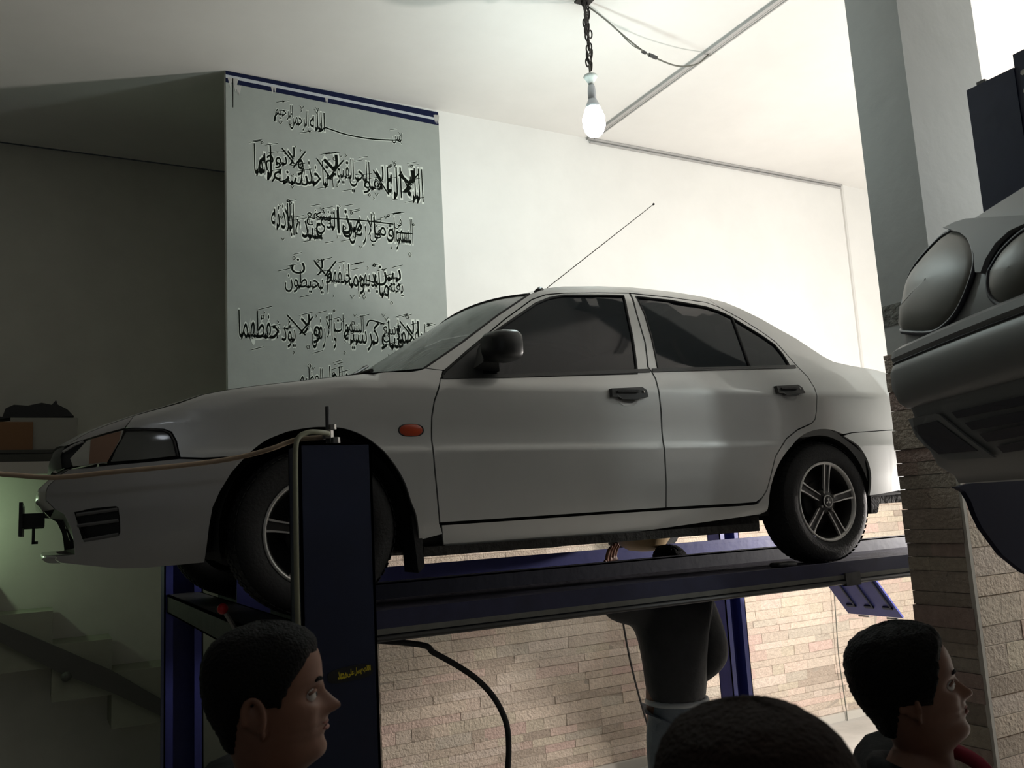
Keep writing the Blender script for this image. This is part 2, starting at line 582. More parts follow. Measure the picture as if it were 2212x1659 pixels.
for c in pf:
    b = B()
    stone_piece(b, c, 2.512, rnd, tone(rnd))
    b.out('stone_strip', M['stone'], pillar)
B().box(3.584, 3.604, 2.484, 2.504, 0.0, 2.66).out('corner_bead', M['shelf'], pillar)

# cable trunking along ceiling, cornice and down the wall
t1 = B()
t1.box(4.12, 4.15, 2.0, 5.93, CZ - 0.02, CZ).box(4.165, 4.175, 2.0, 5.93, CZ - 0.012, CZ).box(4.19, 4.20, 2.0, 5.93, CZ - 0.01, CZ)
trim1 = struct('trim_1', t1, M['trunk'])
t2 = B()
t2.box(4.12, 7.27, 5.925, 5.95, CZ - 0.02, CZ - 0.003).box(4.15, 7.27, 5.932, 5.95, CZ - 0.045, CZ - 0.032)
struct('trim_2', t2, M['trunk'])
struct('trim_3', B().box(7.258, 7.285, 5.93, 5.95, 2.2, CZ - 0.01), M['trunk2'])

# ------------------------------------------------------------ printed banner with calligraphy
ban = empty('wall_banner', (1.9, 5.93, 2.22))
tag(ban, 'tall grey printed panel with black Arabic calligraphy and navy stripes on the back wall', 'wall panel')
bl, br_ = 1.09, 2.714
B().box(bl, br_, 5.938, 5.95, 2.1, CZ - 0.03).out('sheet', M['banner'], ban)
def stripe(za0, za1, zb0, zb1, m, name):
    v = [(bl, 5.9372, za1), (br_, 5.9372, zb1), (br_, 5.9372, zb0), (bl, 5.9372, za0)]
    v += [(a, 5.939, c) for a, b_, c in v]
    link(name, v, [(0, 1, 2, 3), (7, 6, 5, 4), (0, 4, 5, 1), (1, 5, 6, 2), (2, 6, 7, 3), (3, 7, 4, 0)], m, ban)
ZL = [(1.098,5.198),(1.098,5.17),(1.098,5.145),(1.098,5.111),(2.724,5.179),(2.722,5.128),(2.721,5.108),(2.719,5.069)]
zs = [p[1] for p in ZL]
stripe(zs[1], zs[0], zs[5], zs[4], M['navy_print'], 'stripe')
stripe(zs[3], zs[2], zs[7], zs[6], M['navy_print'], 'stripe')
stripe(zs[2], zs[1], zs[6], zs[5], M['pale_print'], 'pale_stripe')
fl = B()
for (x0, z0, s_) in ((1.10, 5.12, 0.07), (1.14, 5.07, 0.05), (1.40, 5.11, 0.03), (1.80, 5.10, 0.02), (2.66, 5.12, 0.05)):
    for k in range(5):
        a = x0 + random.uniform(0, s_); h = random.uniform(0.3, 1.0) * s_
        fl.add([(a, 5.9365, z0 + 0.03), (a + s_ * 0.5, 5.9365, z0 + 0.035), (a + s_ * 0.25, 5.936, z0 - h)], [(0, 2, 1), (0, 1, 2)])
fl.add([(1.135, 5.936, 5.15), (1.142, 5.936, 5.15), (1.140, 5.936, 4.93), (1.136, 5.936, 4.93)], [(0, 3, 2, 1), (0, 1, 2, 3)])
fl.out('torn_plaster', M['plaster'], ban)['kind'] = 'stuff'

# joined Arabic letters (isolated, final, initial, medial shapes)
FORMS = {'ا': (0xFE8D, 0xFE8E), 'آ': (0xFE81, 0xFE82), 'أ': (0xFE83, 0xFE84), 'إ': (0xFE87, 0xFE88), 'ؤ': (0xFE85, 0xFE86), 'د': (0xFEA9, 0xFEAA), 'ذ': (0xFEAB, 0xFEAC), 'ر': (0xFEAD, 0xFEAE), 'ز': (0xFEAF, 0xFEB0), 'و': (0xFEED, 0xFEEE), 'ة': (0xFE93, 0xFE94), 'ى': (0xFEEF, 0xFEF0)}
for ch, base in (('ب', 0xFE8F), ('ت', 0xFE95), ('ث', 0xFE99), ('ج', 0xFE9D), ('ح', 0xFEA1), ('خ', 0xFEA5), ('س', 0xFEB1), ('ش', 0xFEB5), ('ص', 0xFEB9), ('ض', 0xFEBD), ('ط', 0xFEC1), ('ظ', 0xFEC5), ('ع', 0xFEC9), ('غ', 0xFECD), ('ف', 0xFED1), ('ق', 0xFED5), ('ك', 0xFED9), ('ل', 0xFEDD), ('م', 0xFEE1), ('ن', 0xFEE5), ('ه', 0xFEE9), ('ي', 0xFEF1), ('ئ', 0xFE89)):
    FORMS[ch] = (base, base + 1, base + 2, base + 3)
def shape(word):
    word = word.replace('لا', '\u0001')
    out = []
    def joins_next(c): return c == 'ـ' or (c in FORMS and len(FORMS[c]) == 4)
    for i, c in enumerate(word):
        prev = i > 0 and joins_next(word[i - 1])
        nxt = i + 1 < len(word) and (word[i + 1] in FORMS or word[i + 1] in '\u0001ـ')
        if c == '\u0001':
            out.append(chr(0xFEFC if prev else 0xFEFB))
        elif c in FORMS:
            F = FORMS[c]
            nx = nxt and len(F) == 4
            k = (3 if nx else 1) if prev else (2 if nx else 0)
            out.append(chr(F[k]))
        else:
            out.append(c)
    return ''.join(reversed(out))
def text_mesh(s, offset, res=3):
    c = bpy.data.curves.new('glyphs', 'FONT')
    c.body = s
    c.size = 1
    c.offset = offset
    c.resolution_u = res
    o = bpy.data.objects.new('glyphs', c)
    COL.objects.link(o)
    dg = bpy.context.evaluated_depsgraph_get()
    dg.update()
    me = o.evaluated_get(dg).to_mesh()
    v = [tuple(p.co) for p in me.vertices]
    f = [tuple(p.vertices) for p in me.polygons]
    o.evaluated_get(dg).to_mesh_clear()
    bpy.data.objects.remove(o)
    bpy.data.curves.remove(c)
    return v, f
def put_word(b, word, x0, z0, x1, z1, x2, y, off, thick, grow=0.0):
    """stretch a word into the box x0..x1 / z0..z1; x2 = lean of the box top"""
    v, f = text_mesh(shape(word), off)
    if not v: return
    v0, _ = (v, f) if grow == 0 else text_mesh(shape(word), 0.004)
    ax = min(p[0] for p in v0); bx = max(p[0] for p in v0); az = min(p[1] for p in v0); bz = max(p[1] for p in v0)
    vv = []
    for p in v:
        s_ = (p[0] - ax) / (bx - ax); t_ = (p[1] - az) / (bz - az)
        vv.append((x0 + (x1 - x0) * s_ + x2 * t_, y, z0 + (z1 - z0) * t_))
    b.add(vv, f)
# word boxes: (word, left x, bottom z, right x, top z) on the wall
def quad(l):
    return l
LINES = [
 [('الرحيم', [(1.426,4.878),(1.565,5.023)]), ('الرحمن', [(1.528,4.839),(1.68,5.001)]), ('الله', [(1.677,4.861),(1.801,5.008)]), ('بس', [(2.313,4.856),(2.402,4.935)])],
 [('الله', [(2.416,4.414),(2.564,4.681)]), ('لا', [(2.32,4.446),(2.54,4.662)]), ('اله', [(2.253,4.423),(2.388,4.67)]), ('الا', [(2.151,4.438),(2.305,4.658)]), ('هو', [(2.071,4.424),(2.235,4.556)]), ('الحي', [(1.964,4.421),(2.137,4.677)]), ('القيوم', [(1.832,4.435),(2.014,4.677)]), ('لا', [(1.743,4.469),(1.93,4.697)]), ('تاخذه', [(1.601,4.436),(1.823,4.63)]), ('سنة', [(1.403,4.422),(1.671,4.565)]), ('ولا', [(1.483,4.492),(1.66,4.705)]), ('نوم', [(1.352,4.497),(1.518,4.654)]), ('له', [(1.307,4.443),(1.407,4.693)]), ('ما', [(1.275,4.462),(1.342,4.689)])],
 [('في', [(2.309,4.153),(2.373,4.277)]), ('السموات', [(2.238,4.009),(2.467,4.266)]), ('وما', [(2.138,4.063),(2.313,4.248)]), ('في', [(2.109,4.024),(2.208,4.185)]), ('الارض', [(1.946,4.022),(2.167,4.274)]), ('من', [(1.899,4.066),(2.058,4.24)]), ('ذا', [(1.865,4.091),(1.975,4.294)]), ('الذي', [(1.706,4.032),(1.883,4.268)]), ('يشفع', [(1.635,4.128),(1.834,4.256)]), ('عنده', [(1.553,4.03),(1.764,4.17)]), ('الا', [(1.475,4.042),(1.571,4.279)]), ('باذنه', [(1.385,4.032),(1.551,4.276)])],
 [('يعلم', [(2.231,3.625),(2.369,3.784)]), ('ما', [(2.167,3.642),(2.253,3.825)]), ('بين', [(2.127,3.723),(2.358,3.877)]), ('ايديهم', [(2.004,3.623),(2.189,3.869)]), ('وما', [(1.935,3.646),(2.068,3.865)]), ('خلفهم', [(1.772,3.641),(1.969,3.863)]), ('ولا', [(1.666,3.707),(1.852,3.881)]), ('يحيطون', [(1.468,3.625),(1.768,3.79)]), ('ن', [(1.522,3.763),(1.63,3.874)])],
 [('علمه', [(2.438,3.299),(2.572,3.455)]), ('الا', [(2.349,3.288),(2.505,3.473)]), ('بما', [(2.304,3.252),(2.401,3.474)]), ('شاء', [(2.168,3.239),(2.356,3.464)]), ('وسع', [(2.184,3.295),(2.333,3.421)]), ('كرسيه', [(1.883,3.227),(2.175,3.447)]), ('السموات', [(1.817,3.319),(2.056,3.488)]), ('والارض', [(1.656,3.231),(1.849,3.483)]), ('ولا', [(1.552,3.266),(1.761,3.477)]), ('يؤده', [(1.411,3.227),(1.555,3.418)]), ('حفظهما', [(1.151,3.229),(1.447,3.478)])],
 [('وهو', [(1.841,2.913),(1.987,3.063)]), ('العلي', [(1.708,2.911),(1.886,3.107)]), ('العظيم', [(1.565,2.908),(1.745,3.089)])],
]
EXTRA = [
 [[(2.389,4.876),(2.355,4.885),(2.321,4.88)], [(2.321,4.88),(2.143,4.862),(1.963,4.865),(1.84,4.885),(1.795,4.891),(1.766,4.861),(1.745,4.854)], [(1.426,4.878),(1.43,4.914),(1.45,4.945)]],
 [[(2.528,4.645),(2.396,4.478)], [(2.38,4.639),(2.455,4.456)], [(1.727,4.644),(1.834,4.496)], [(1.929,4.66),(1.849,4.555)], [(1.476,4.683),(1.563,4.577)], [(1.646,4.685),(1.556,4.548)], [(1.403,4.422),(1.43,4.457),(1.468,4.431),(1.525,4.467)], [(2.157,4.618),(2.268,4.447)]],
 [[(1.737,4.195),(2.05,4.21),(2.304,4.21)], [(2.32,4.147),(2.454,4.15)], [(1.737,4.195),(1.717,4.213),(1.752,4.239)]],
 [[(1.69,3.872),(1.768,3.777)], [(1.852,3.881),(1.768,3.763)], [(2.135,3.744),(2.072,3.76)]],
 [[(2.327,3.462),(2.474,3.28)], [(2.203,3.434),(2.097,3.456),(2.068,3.413)], [(1.491,3.461),(1.618,3.322)], [(1.674,3.459),(1.579,3.327)]],
 [],
]
SLOPE = (0.52, 0.0)
for li, (words, extra) in enumerate(zip(LINES, EXTRA)):
    b = B(); h = B()
    xmin = min(q[1][0][0] for q in words); xmax = max(q[1][1][0] for q in words)
    for wd, q in words:
        (x0, z0), (x1, z1) = q
        cx0 = (x1 - x0) * (0.17 if wd in ('لا', 'الا', 'ولا') else 0.04)
        wi = len(h.v) * 0 + words.index((wd, q))
        put_word(b, wd, x0 + cx0, z0, x1 - cx0, z1, 0.0, 5.9363 - 0.00004 * wi, 0.002, 0)
        put_word(h, wd, x0 + cx0, z0, x1 - cx0, z1, 0.0, 5.9372 - 0.00004 * wi, 0.05, 0, grow=1)
    r2 = random.Random(11 + li)
    marks = []
    for wd, q in words:
        (x0, z0), (x1, z1) = q
        for k in range(2 if x1 - x0 < 0.12 else 4):
            cx_ = r2.uniform(x0, x1); cz_ = (z1 + r2.uniform(-0.02, 0.035)) if k < 2 else (r2.uniform(z0, z1) if k == 2 else z0 - r2.uniform(0.005, 0.03)); s_ = r2.uniform(0.018, 0.03)
            kind_ = r2.choice('v/o/,')
            if kind_ == 'v':
                marks.append([(cx_ - s_ * .5, cz_ + s_ * .6), (cx_, cz_ - s_ * .3), (cx_ + s_ * .5, cz_ + s_ * .6)])
            elif kind_ == '/':
                marks.append([(cx_ - s_ * 1.6, cz_ - s_ * .25), (cx_ + s_ * 1.6, cz_ + s_ * .75)])
            elif kind_ == 'o':
                marks.append([(cx_ + s_ * .35 * math.cos(a), cz_ + s_ * .5 * math.sin(a)) for a in [i * PI / 4 for i in range(9)]])
            else:
                marks.append([(cx_, cz_), (cx_ + s_ * .3, cz_ - s_ * .4), (cx_, cz_ - s_ * .8)])
    def stroke(bb, pl, w0, y):
        P = [Vector((p[0], 0, p[1])) for p in pl]
        n = len(P)
        vs = []
        for i, p in enumerate(P):
            t = (P[min(i + 1, n - 1)] - P[max(i - 1, 0)]).normalized()
            nn = Vector((-t.z, 0, t.x)) * w0
            vs += [(p.x + nn.x, y, p.z + nn.z), (p.x - nn.x, y, p.z - nn.z)]
        bb.add(vs, [(2 * i, 2 * i + 1, 2 * i + 3, 2 * i + 2) for i in range(n - 1)])
    for pl in extra:
        pp = smooth_path([(p[0], 0, p[1]) for p in pl], 5)
        pp = [(p.x, p.z) for p in pp]
        stroke(b, pp, 0.0055, 5.9355)
        stroke(h, pp, 0.0105, 5.93725)
    for pl in marks:
        stroke(b, pl, 0.0026, 5.9354)
        stroke(h, pl, 0.0060, 5.93722)
    p = h.out('letter_outline', M['halo'], ban)
    b.out('lettering_line', M['ink'], ban)

# ------------------------------------------------------------ hanging bulb on a chain
HX, HY = 2.975, 4.21
bulb = empty('hanging_bulb', (HX, HY, 4.28))
tag(bulb, 'lit white LED bulb hanging from a rusty chain under the ceiling', 'light bulb')
def link_ring(b, c, along, side, L, W, r):
    pts = []
    for k in range(16):
        a = 2 * PI * k / 16
        pts.append(c + along * (math.cos(a) * L) + side * (math.sin(a) * W))
    b.tube(pts, r, 6, closed=True)
ch = B()
zt = 5.17
k = 0
while zt > 4.74:
    c = Vector((HX + 0.01 * math.sin(k * 1.3), HY, zt))
    link_ring(ch, c, Vector((0, 0, 1)), Vector((1, 0, 0)) if k % 2 else Vector((0.3, 0.95, 0)), 0.030, 0.014, 0.0048)
    c2 = Vector((HX + 0.028 + 0.012 * math.sin(k * 2.1), HY + 0.015, zt - 0.012))
    link_ring(ch, c2, Vector((0.1, 0, 1)), Vector((1, 0, 0)) if k % 2 == 0 else Vector((0.3, 0.95, 0)), 0.028, 0.013, 0.0048)
    if zt > 4.98:
        c3 = Vector((HX - 0.012, HY - 0.02, zt - 0.02))
        link_ring(ch, c3, Vector((-0.15, 0, 1)), Vector((0.8, 0.5, 0)), 0.032, 0.014, 0.005)
    zt -= 0.044
    k += 1
ch.out('chain', M['chain'], bulb, smooth=True)
hk = B().tube([(HX - .02, HY, 5.2), (HX - .02, HY, 5.17), (HX + .0, HY, 5.15), (HX + .02, HY, 5.17), (HX + .015, HY, 5.2)], 0.008, 8)
hk.box(HX - 0.05, HX + 0.05, HY - 0.04, HY + 0.04, 5.188, 5.2)
hk.out('ceiling_hook', M['chain'], bulb)
B().tube([(HX + 0.002, HY, 4.76), (HX + 0.004, HY, 4.70), (HX + .006, HY, 4.66)], 0.006, 8).out('cord', M['greywire'], bulb)
B().lathe([(0.0, 0.055), (0.042, 0.052), (0.045, 0.045), (0.036, 0.030), (0.018, 0.0), (0.014, -0.02), (0, -0.02)], (HX + .006, HY, 4.635), (0, 0, 1), 24).out('ceiling_rose', M['white_plastic'], bulb, smooth=True)
B().lathe([(0.0, 0.05), (0.018, 0.05), (0.023, 0.035), (0.026, 0.0), (0.026, -0.055), (0.022, -0.065), (0.0, -0.065)], (HX + .007, HY, 4.575), (0, 0, 1), 24).out('socket', M['bulb_base'], bulb, smooth=True)
B().lathe([(0.0, 0.03), (0.026, 0.03), (0.030, 0.02), (0.044, -0.012), (0.048, -0.03), (0.0, -0.03)], (HX + .007, HY, 4.50), (0, 0, 1), 24).out('heat_sink', M['bulb_base'], bulb, smooth=True)
B().lathe([(0.044, 0.09), (0.056, 0.06), (0.070, 0.02), (0.070, -0.03), (0.055, -0.07), (0.035, -0.095), (0.0, -0.103)], (HX + .007, HY, 4.385), (0, 0, 1), 28).out('globe', M['bulb'], bulb, smooth=True)

wc = smooth_path([(HX + .03, HY, 5.16), (3.14, 4.23, 5.12), (3.30, 4.26, 5.06), (3.44, 4.28, 5.01), (3.55, 4.30, 4.99), (3.8, 4.34, 4.99), (4.02, 4.38, 5.07), (4.16, 4.40, 5.185)], 6)
cable = B().tube(wc, 0.0055, 6)
cable.tube(smooth_path([(3.24, 4.25, 5.085), (3.36, 4.26, 5.01), (3.47, 4.28, 4.995)], 5), 0.0035, 6)
o = cable.out('ceiling_cable', M['greywire'], smooth=True)
tag(o, 'thin grey cable looping from the lamp chain to the ceiling trunking', 'cable')
B().tube([(3.53, 4.296, 4.992), (3.60, 4.305, 4.988)], 0.013, 8).tube([(3.47, 4.29, 5.0), (3.50, 4.293, 4.995)], 0.011, 8).out('taped_joint', M['wire'], o)
for nm, lbl, pts_, r_w, m_ in (
    ('wall_cable', 'thin black cable hanging on the stone wall left of the mechanic', [(p[0], 5.86, p[1]) for p in [(4.061,1.309),(4.076,1.129),(4.122,0.805),(4.185,0.517),(4.243,0.282),(4.237,-0.007)]], 0.008, M['wire']),
    ('wall_cable', 'thin cable hanging down the bright stone wall below the ramp', [(p[0], 5.88, p[1]) for p in [(6.467,1.171),(6.452,0.881),(6.437,0.555),(6.451,0.269),(6.459,0.019),(6.422,-0.067),(6.331,-0.12)]], 0.005, M['greywire'])):
    o = B().tube(smooth_path(pts_, 5), r_w, 6).out(nm, m_, smooth=True)
    tag(o, lbl, 'cable')

# ------------------------------------------------------------ four-post lift
RZ = 1.69
lift = empty('four_post_lift', (2.7, 3.83, 0))
tag(lift, 'blue four-post car lift carrying the silver saloon', 'car lift')
def runway(y0, y1, lip_y, name):
    b = B()
    b.box(0.79, 4.75, y0, y1, RZ - 0.012, RZ)                    # deck plate
    o_ = b.out(name, M['deck'], lift)
    e = B()
    sgn = 1 if lip_y > y0 + 0.1 else -1
    if sgn > 0:
        e.box(0.79, 4.75, y1, y1 + 0.014, RZ - 0.09, RZ + 0.065)
        e.box(0.79, 4.75, y1, y1 + 0.035, RZ + 0.058, RZ + 0.068)
    else:
        e.box(0.79, 4.75, y0 - 0.014, y0, RZ - 0.09, RZ + 0.085)
        e.box(0.79, 4.75, y0 - 0.018, y0 - 0.004, RZ + 0.070, RZ + 0.092)
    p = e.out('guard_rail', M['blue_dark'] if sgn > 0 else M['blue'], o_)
    s_ = B()
    yo = y0 if sgn > 0 else y1
    s_.box(0.79, 4.75, yo - 0.014, yo, RZ - 0.062, RZ + 0.004)
    s_.out('side_beam', M['blue_mid'], o_)
    s3 = B()
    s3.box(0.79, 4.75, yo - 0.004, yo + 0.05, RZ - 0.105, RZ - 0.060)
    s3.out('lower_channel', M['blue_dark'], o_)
    return o_
rw1 = runway(3.00, 3.46, 3.46, 'runway')
rw2 = runway(4.14, 4.60, 4.14, 'runway')
B().box(0.80, 4.74, 2.985, 2.998, RZ - 0.078, RZ - 0.058).out('conduit', M['grey_strip'], rw1)
B().tube([(0.80, 2.985, RZ - 0.092), (4.74, 2.985, RZ - 0.092)], 0.010, 8).out('brake_pipe', M['wire'], rw1)
B().box(3.36, 3.46, 2.975, 2.999, RZ - 0.11, RZ - 0.05).out('pipe_clamp', M['dark_steel'], rw1)
# wheel track dimple plate ahead of the rear wheel
cb = B()
cb.box(0.615, 0.625, 2.56, 5.12, 1.585, 1.68).box(0.615, 0.785, 2.56, 5.12, 1.670, 1.680).box(0.615, 0.70, 2.56, 5.12, 1.585, 1.592).box(0.775, 0.785, 2.56, 5.12, 1.585, 1.68)
cb.out('cross_beam', M['dark_steel'], lift)
cb = B()
cb.box(4.56, 4.57, 2.56, 5.12, 1.585, 1.68).box(4.56, 4.73, 2.56, 5.12, 1.585, 1.592).box(4.72, 4.73, 2.56, 5.12, 1.585, 1.68)
cb.out('cross_beam', M['blue'], lift)
B().tube([(0.612, 3.2, 1.648), (0.600, 3.2, 1.675), (0.575, 3.2, 1.72)], 0.008, 8).out('release_lever', M['steel'], lift)
B().ball((0.565, 3.2, 1.735), 0.019, 16, 10).out('red_knob', M['red'], lift, smooth=True)
def post(x0, x1, y0, y1, top, openside, name='post'):
    b = B()
    w_ = 0.008
    if openside > 0:                                            # back plate faces the viewer
        b.box(x0, x1, y0, y0 + w_, 0, top).box(x0, x0 + w_, y0, y1, 0, top).box(x1 - w_, x1, y0, y1, 0, top)
        b.box(x0, x0 + 0.045, y1 - w_, y1, 0, top).box(x1 - 0.045, x1, y1 - w_, y1, 0, top)
    else:
        b.box(x0, x1, y1 - w_, y1, 0, top).box(x0, x0 + w_, y0, y1, 0, top).box(x1 - w_, x1, y0, y1, 0, top)
        b.box(x0, x0 + 0.045, y0, y0 + w_, 0, top).box(x1 - 0.045, x1, y0, y0 + w_, 0, top)
    b.box(x0, x1, y0, y1, top - 0.006, top)
    b.box(x0 - 0.08, x1 + 0.08, y0 - 0.08, y1 + 0.08, 0, 0.015)
    return b.out(name, M['blue_dark'] if openside > 0 else M['blue'], lift)  # near posts take the shaded copy of the blue
p1 = post(0.642, 0.856, 2.45, 2.57, 2.232, 1)
p2 = post(0.600, 0.798, 5.10, 5.24, 2.232, -1)
p3 = post(4.60, 4.78, 2.45, 2.57, 2.232, 1)
p4 = post(4.475, 4.665, 5.10, 5.24, 2.232, -1)
p1['label'] = 'dark navy near post with a threaded rod on top'
# threaded rod, nuts, hose union on the near post
B().tube([(0.742, 2.50, 2.22), (0.742, 2.50, 2.345)], 0.0068, 10).out('threaded_rod', M['dark_steel'], p1)
nb = B()
nb.lathe([(0, 0.012), (0.016, 0.012), (0.016, -0.012), (0, -0.012)], (0.742, 2.50, 2.262), (0, 0, 1), 6)
nb.lathe([(0, 0.007), (0.011, 0.007), (0.011, -0.007), (0, -0.007)], (0.753, 2.49, 2.283), (0, 0, 1), 6)
nb.lathe([(0, 0.010), (0.013, 0.010), (0.013, -0.010), (0, -0.010)], (0.760, 2.485, 2.242), (0, 0, 1), 6)
nb.out('lock_nut', M['steel'], p1)
hs = smooth_path([(0.735, 2.47, 2.262), (0.70, 2.45, 2.264), (0.665, 2.44, 2.262), (0.637, 2.435, 2.245), (0.628, 2.432, 2.20), (0.626, 2.432, 2.05), (0.625, 2.432, 1.85), (0.628, 2.435, 1.70), (0.634, 2.44, 1.55), (0.636, 2.44, 1.3), (0.636, 2.44, 0.9)], 6)
B().tube(hs, 0.0072, 10).out('hose', M['hose_olive'], p1, smooth=True)
# oval sticker
st = B()
o3 = []
for k in range(24):
    a = 2 * PI * k / 24
    ex, ez = math.cos(a), math.sin(a)
    ex = math.copysign(abs(ex) ** 0.6, ex); ez = math.copysign(abs(ez) ** 0.7, ez)
    o3.append((0.775 + 0.066 * ex, 1.588 + 0.020 * ez + 0.004 * ex))
st.prism(o3, lambda a, b_, d: (a, 2.4495 - d, b_), 0.0012)
stk = st.out('sticker', M['sticker'], p1)
tb = B()
for wd, a0, a1 in (('اللهم', 0.803, 0.833), ('صل', 0.786, 0.801), ('على', 0.765, 0.784), ('محمد', 0.738, 0.763)):
    put_word(tb, wd, a0, 1.579 + (a0 - 0.77) * 0.10, a1, 1.601 + (a0 - 0.77) * 0.10, 0, 2.4478, 0.03, 0)
tb.out('sticker_lettering', M['yellow_print'], stk)
# ramp hanging off the far runway and its twin on the near one
def ramp(y0, y1):
    r = B()
    dx, dz = 0.42, -0.50
    x0, z0 = 4.76, RZ - 0.03
    th = 0.012
    nx, nz = 0.766, 0.643
    def P(u, y, o_): return (x0 + dx * u + nx * o_, y, z0 + dz * u + nz * o_)
    v = [P(0, y0, 0), P(1, y0, 0), P(1, y1, 0), P(0, y1, 0), P(0, y0, th), P(1, y0, th), P(1, y1, th), P(0, y1, th)]
    r.add(v, [(0, 3, 2, 1), (4, 5, 6, 7), (0, 1, 5, 4), (1, 2, 6, 5), (2, 3, 7, 6), (3, 0, 4, 7)])
    o_ = r.out('ramp', M['blue'], lift)
    rb = B()
    n_ = 3
    for i in range(n_):
        ya = y0 + (y1 - y0) * (i + 0.16) / n_; yb = y0 + (y1 - y0) * (i + 0.90) / n_
        for (ua, ub, yy0, yy1) in ((0.0, 0.86, ya, ya + 0.012), (0.84, 0.87, ya, ya + 0.075)):
            v = [P(ua, yy0, -0.012), P(ub, yy0, -0.012), P(ub, yy1, -0.012), P(ua, yy1, -0.012), P(ua, yy0, 0.001), P(ub, yy0, 0.001), P(ub, yy1, 0.001), P(ua, yy1, 0.001)]
            rb.add(v, [(0, 3, 2, 1), (4, 5, 6, 7), (0, 1, 5, 4), (1, 2, 6, 5), (2, 3, 7, 6), (3, 0, 4, 7)])
    rb.out('stiffening_rib', M['blue_dark'], o_)
    for fy in (0.10, 0.62):
        ya = y0 + (y1 - y0) * fy
        B().tube([P(1.02, ya, 0), P(1.02, ya + 0.09, 0)], 0.007, 8).out('hinge_pin', M['steel'], o_)
ramp(4.14, 4.60)
ramp(3.00, 3.46)

# rest of the wheel chock in front of the rear wheel
b = B()
b.box(3.0, 3.12, 3.03, 3.10, RZ + 0.001, RZ + 0.023, bev=0.010)
o = b.out('wheel_chock', M['dark_steel'], smooth=True)
tag(o, 'small rounded wheel wedge on the near runway before the rear wheel', 'wheel chock')

# hoses
hp = [(1.24,1.582),(1.283,1.533),(1.34,1.497),(1.425,1.444),(1.511,1.381),(1.576,1.313),(1.618,1.244),(1.641,1.174),(1.642,1.09),(1.63,0.921)]
o = B().tube(smooth_path([(0.98, 3.22, RZ - 0.10)] + [(p[0], 3.2, p[1]) for p in hp[1:]] + [(hp[-1][0], 3.2, 0.3)], 6), 0.0115, 10).out('hydraulic_hose', M['black_rubber'], smooth=True)
tag(o, 'thick black hydraulic hose hanging in an arc below the near runway', 'hose')
hz = [(0.788,2.29),(0.713,2.272),(0.64,2.247),(0.569,2.229),(0.487,2.216),(0.365,2.205),(0.253,2.198),(0.168,2.193),(0.085,2.187),(0.016,2.188),(-0.095,2.202),(-0.264,2.215)]
o = B().tube(smooth_path([(0.735, 2.52, 2.256)] + [(p[0], 2.74 + 0.03 * i_, p[1]) for i_, p in enumerate(hz[1:])] + [(-1.2, 3.5, 2.10), (-2.6, 4.2, 2.15), (-3.98, 5.0, 2.25)], 5), 0.0078, 10).out('air_hose', M['hose_tan'], smooth=True)
tag(o, 'long tan hose stretched from the near lift post across the car nose to the left', 'hose')

# ------------------------------------------------------------ silver saloon
YC, XF, CG = 3.83, 0.858, 1.69
HP = [(.10, -.12), (.18, -.075), (.22, -.045), (.27, -.024), (.30, -.016), (.40, -.004), (.52, 0.001), (.562, .0025), (.574, -.0025), (.63, -.008), (.72, -.008), (.80, -.010), (.83, -.022), (.92, -.06), (1.0, -.10), (1.28, -.25), (1.34, -.30), (1.40, -.40)]
def plan(x):
    s = x - .03
    w_ = .845
    if s < 1.0: w_ -= .20 * max(0, 1 - s) ** 2.6
    e = 4.32 - x
    if e < .9: w_ -= .13 * max(0, 1 - e / .9) ** 2.4
    return w_
TOPE = [(v[0], v[1]) for v in [(0.068,2.302),(0.133,2.341),(0.195,2.367),(0.283,2.397),(0.388,2.428),(0.478,2.459),(0.567,2.477),(0.657,2.49),(0.8,2.509),(0.953,2.531),(1.042,2.543)]]
TOPR = [(v[0], v[1]) for v in [(3.505,2.713),(3.563,2.681),(3.679,2.665),(3.873,2.651)]]
def side(x, z):
    """y of the near body side"""
    w_ = plan(x) + lerp(z - CG, HP)
    if x < 1.10:
        r = (z - (lerp(x, TOPE) - 0.05)) / 0.05
        if r > 0: w_ -= 0.022 * min(r, 1.3) ** 2
    return YC - w_
def near(x, z, off): return (x, side(x, z) + off, z)
def far(x, z, off): return (x, 2 * YC - side(x, z) - off, z)
car = empty('silver_saloon_car', (2.2, YC, CG))
tag(car, 'silver four-door saloon car standing raised on the blue lift', 'car')
CRZ = (CG + 0.562, CG + 0.574)
def both(name, poly, m, holes=(), **kw):
    a = surf_panel(name, poly, near, m, car, holes=holes, rows=CRZ, **kw)
    b_ = surf_panel(name, poly, far, m, car, holes=holes, rows=CRZ, flip=True, **kw)
    return a, b_
def shrink(poly, d):
    """inset a polygon by d"""
    n = len(poly)
    area = sum(poly[i][0] * poly[(i + 1) % n][1] - poly[(i + 1) % n][0] * poly[i][1] for i in range(n))
    sg = 1 if area > 0 else -1
    out = []
    for i in range(n):
        a = Vector(poly[i - 1]); b_ = Vector(poly[i]); c = Vector(poly[(i + 1) % n])
        e1 = (b_ - a); e2 = (c - b_)
        if e1.length < 1e-7 or e2.length < 1e-7:
            out.append(tuple(b_)); continue
        e1.normalize(); e2.normalize()
        n1 = Vector((-e1.y, e1.x)) * sg; n2 = Vector((-e2.y, e2.x)) * sg
        m_ = n1 + n2
        if m_.length < 0.3: m_ = n1
        else: m_ = m_ / max(0.5, m_.dot(n1))
        out.append((b_.x + m_.x * d, b_.y + m_.y * d))
    return out
DOOR_TOP_F = [(1.334,2.532),(1.362,2.564),(1.48,2.653),(1.546,2.7),(1.708,2.816),(1.813,2.884),(1.876,2.925),(1.958,2.957),(2.059,2.974),(2.253,2.994),(2.446,3.01)]
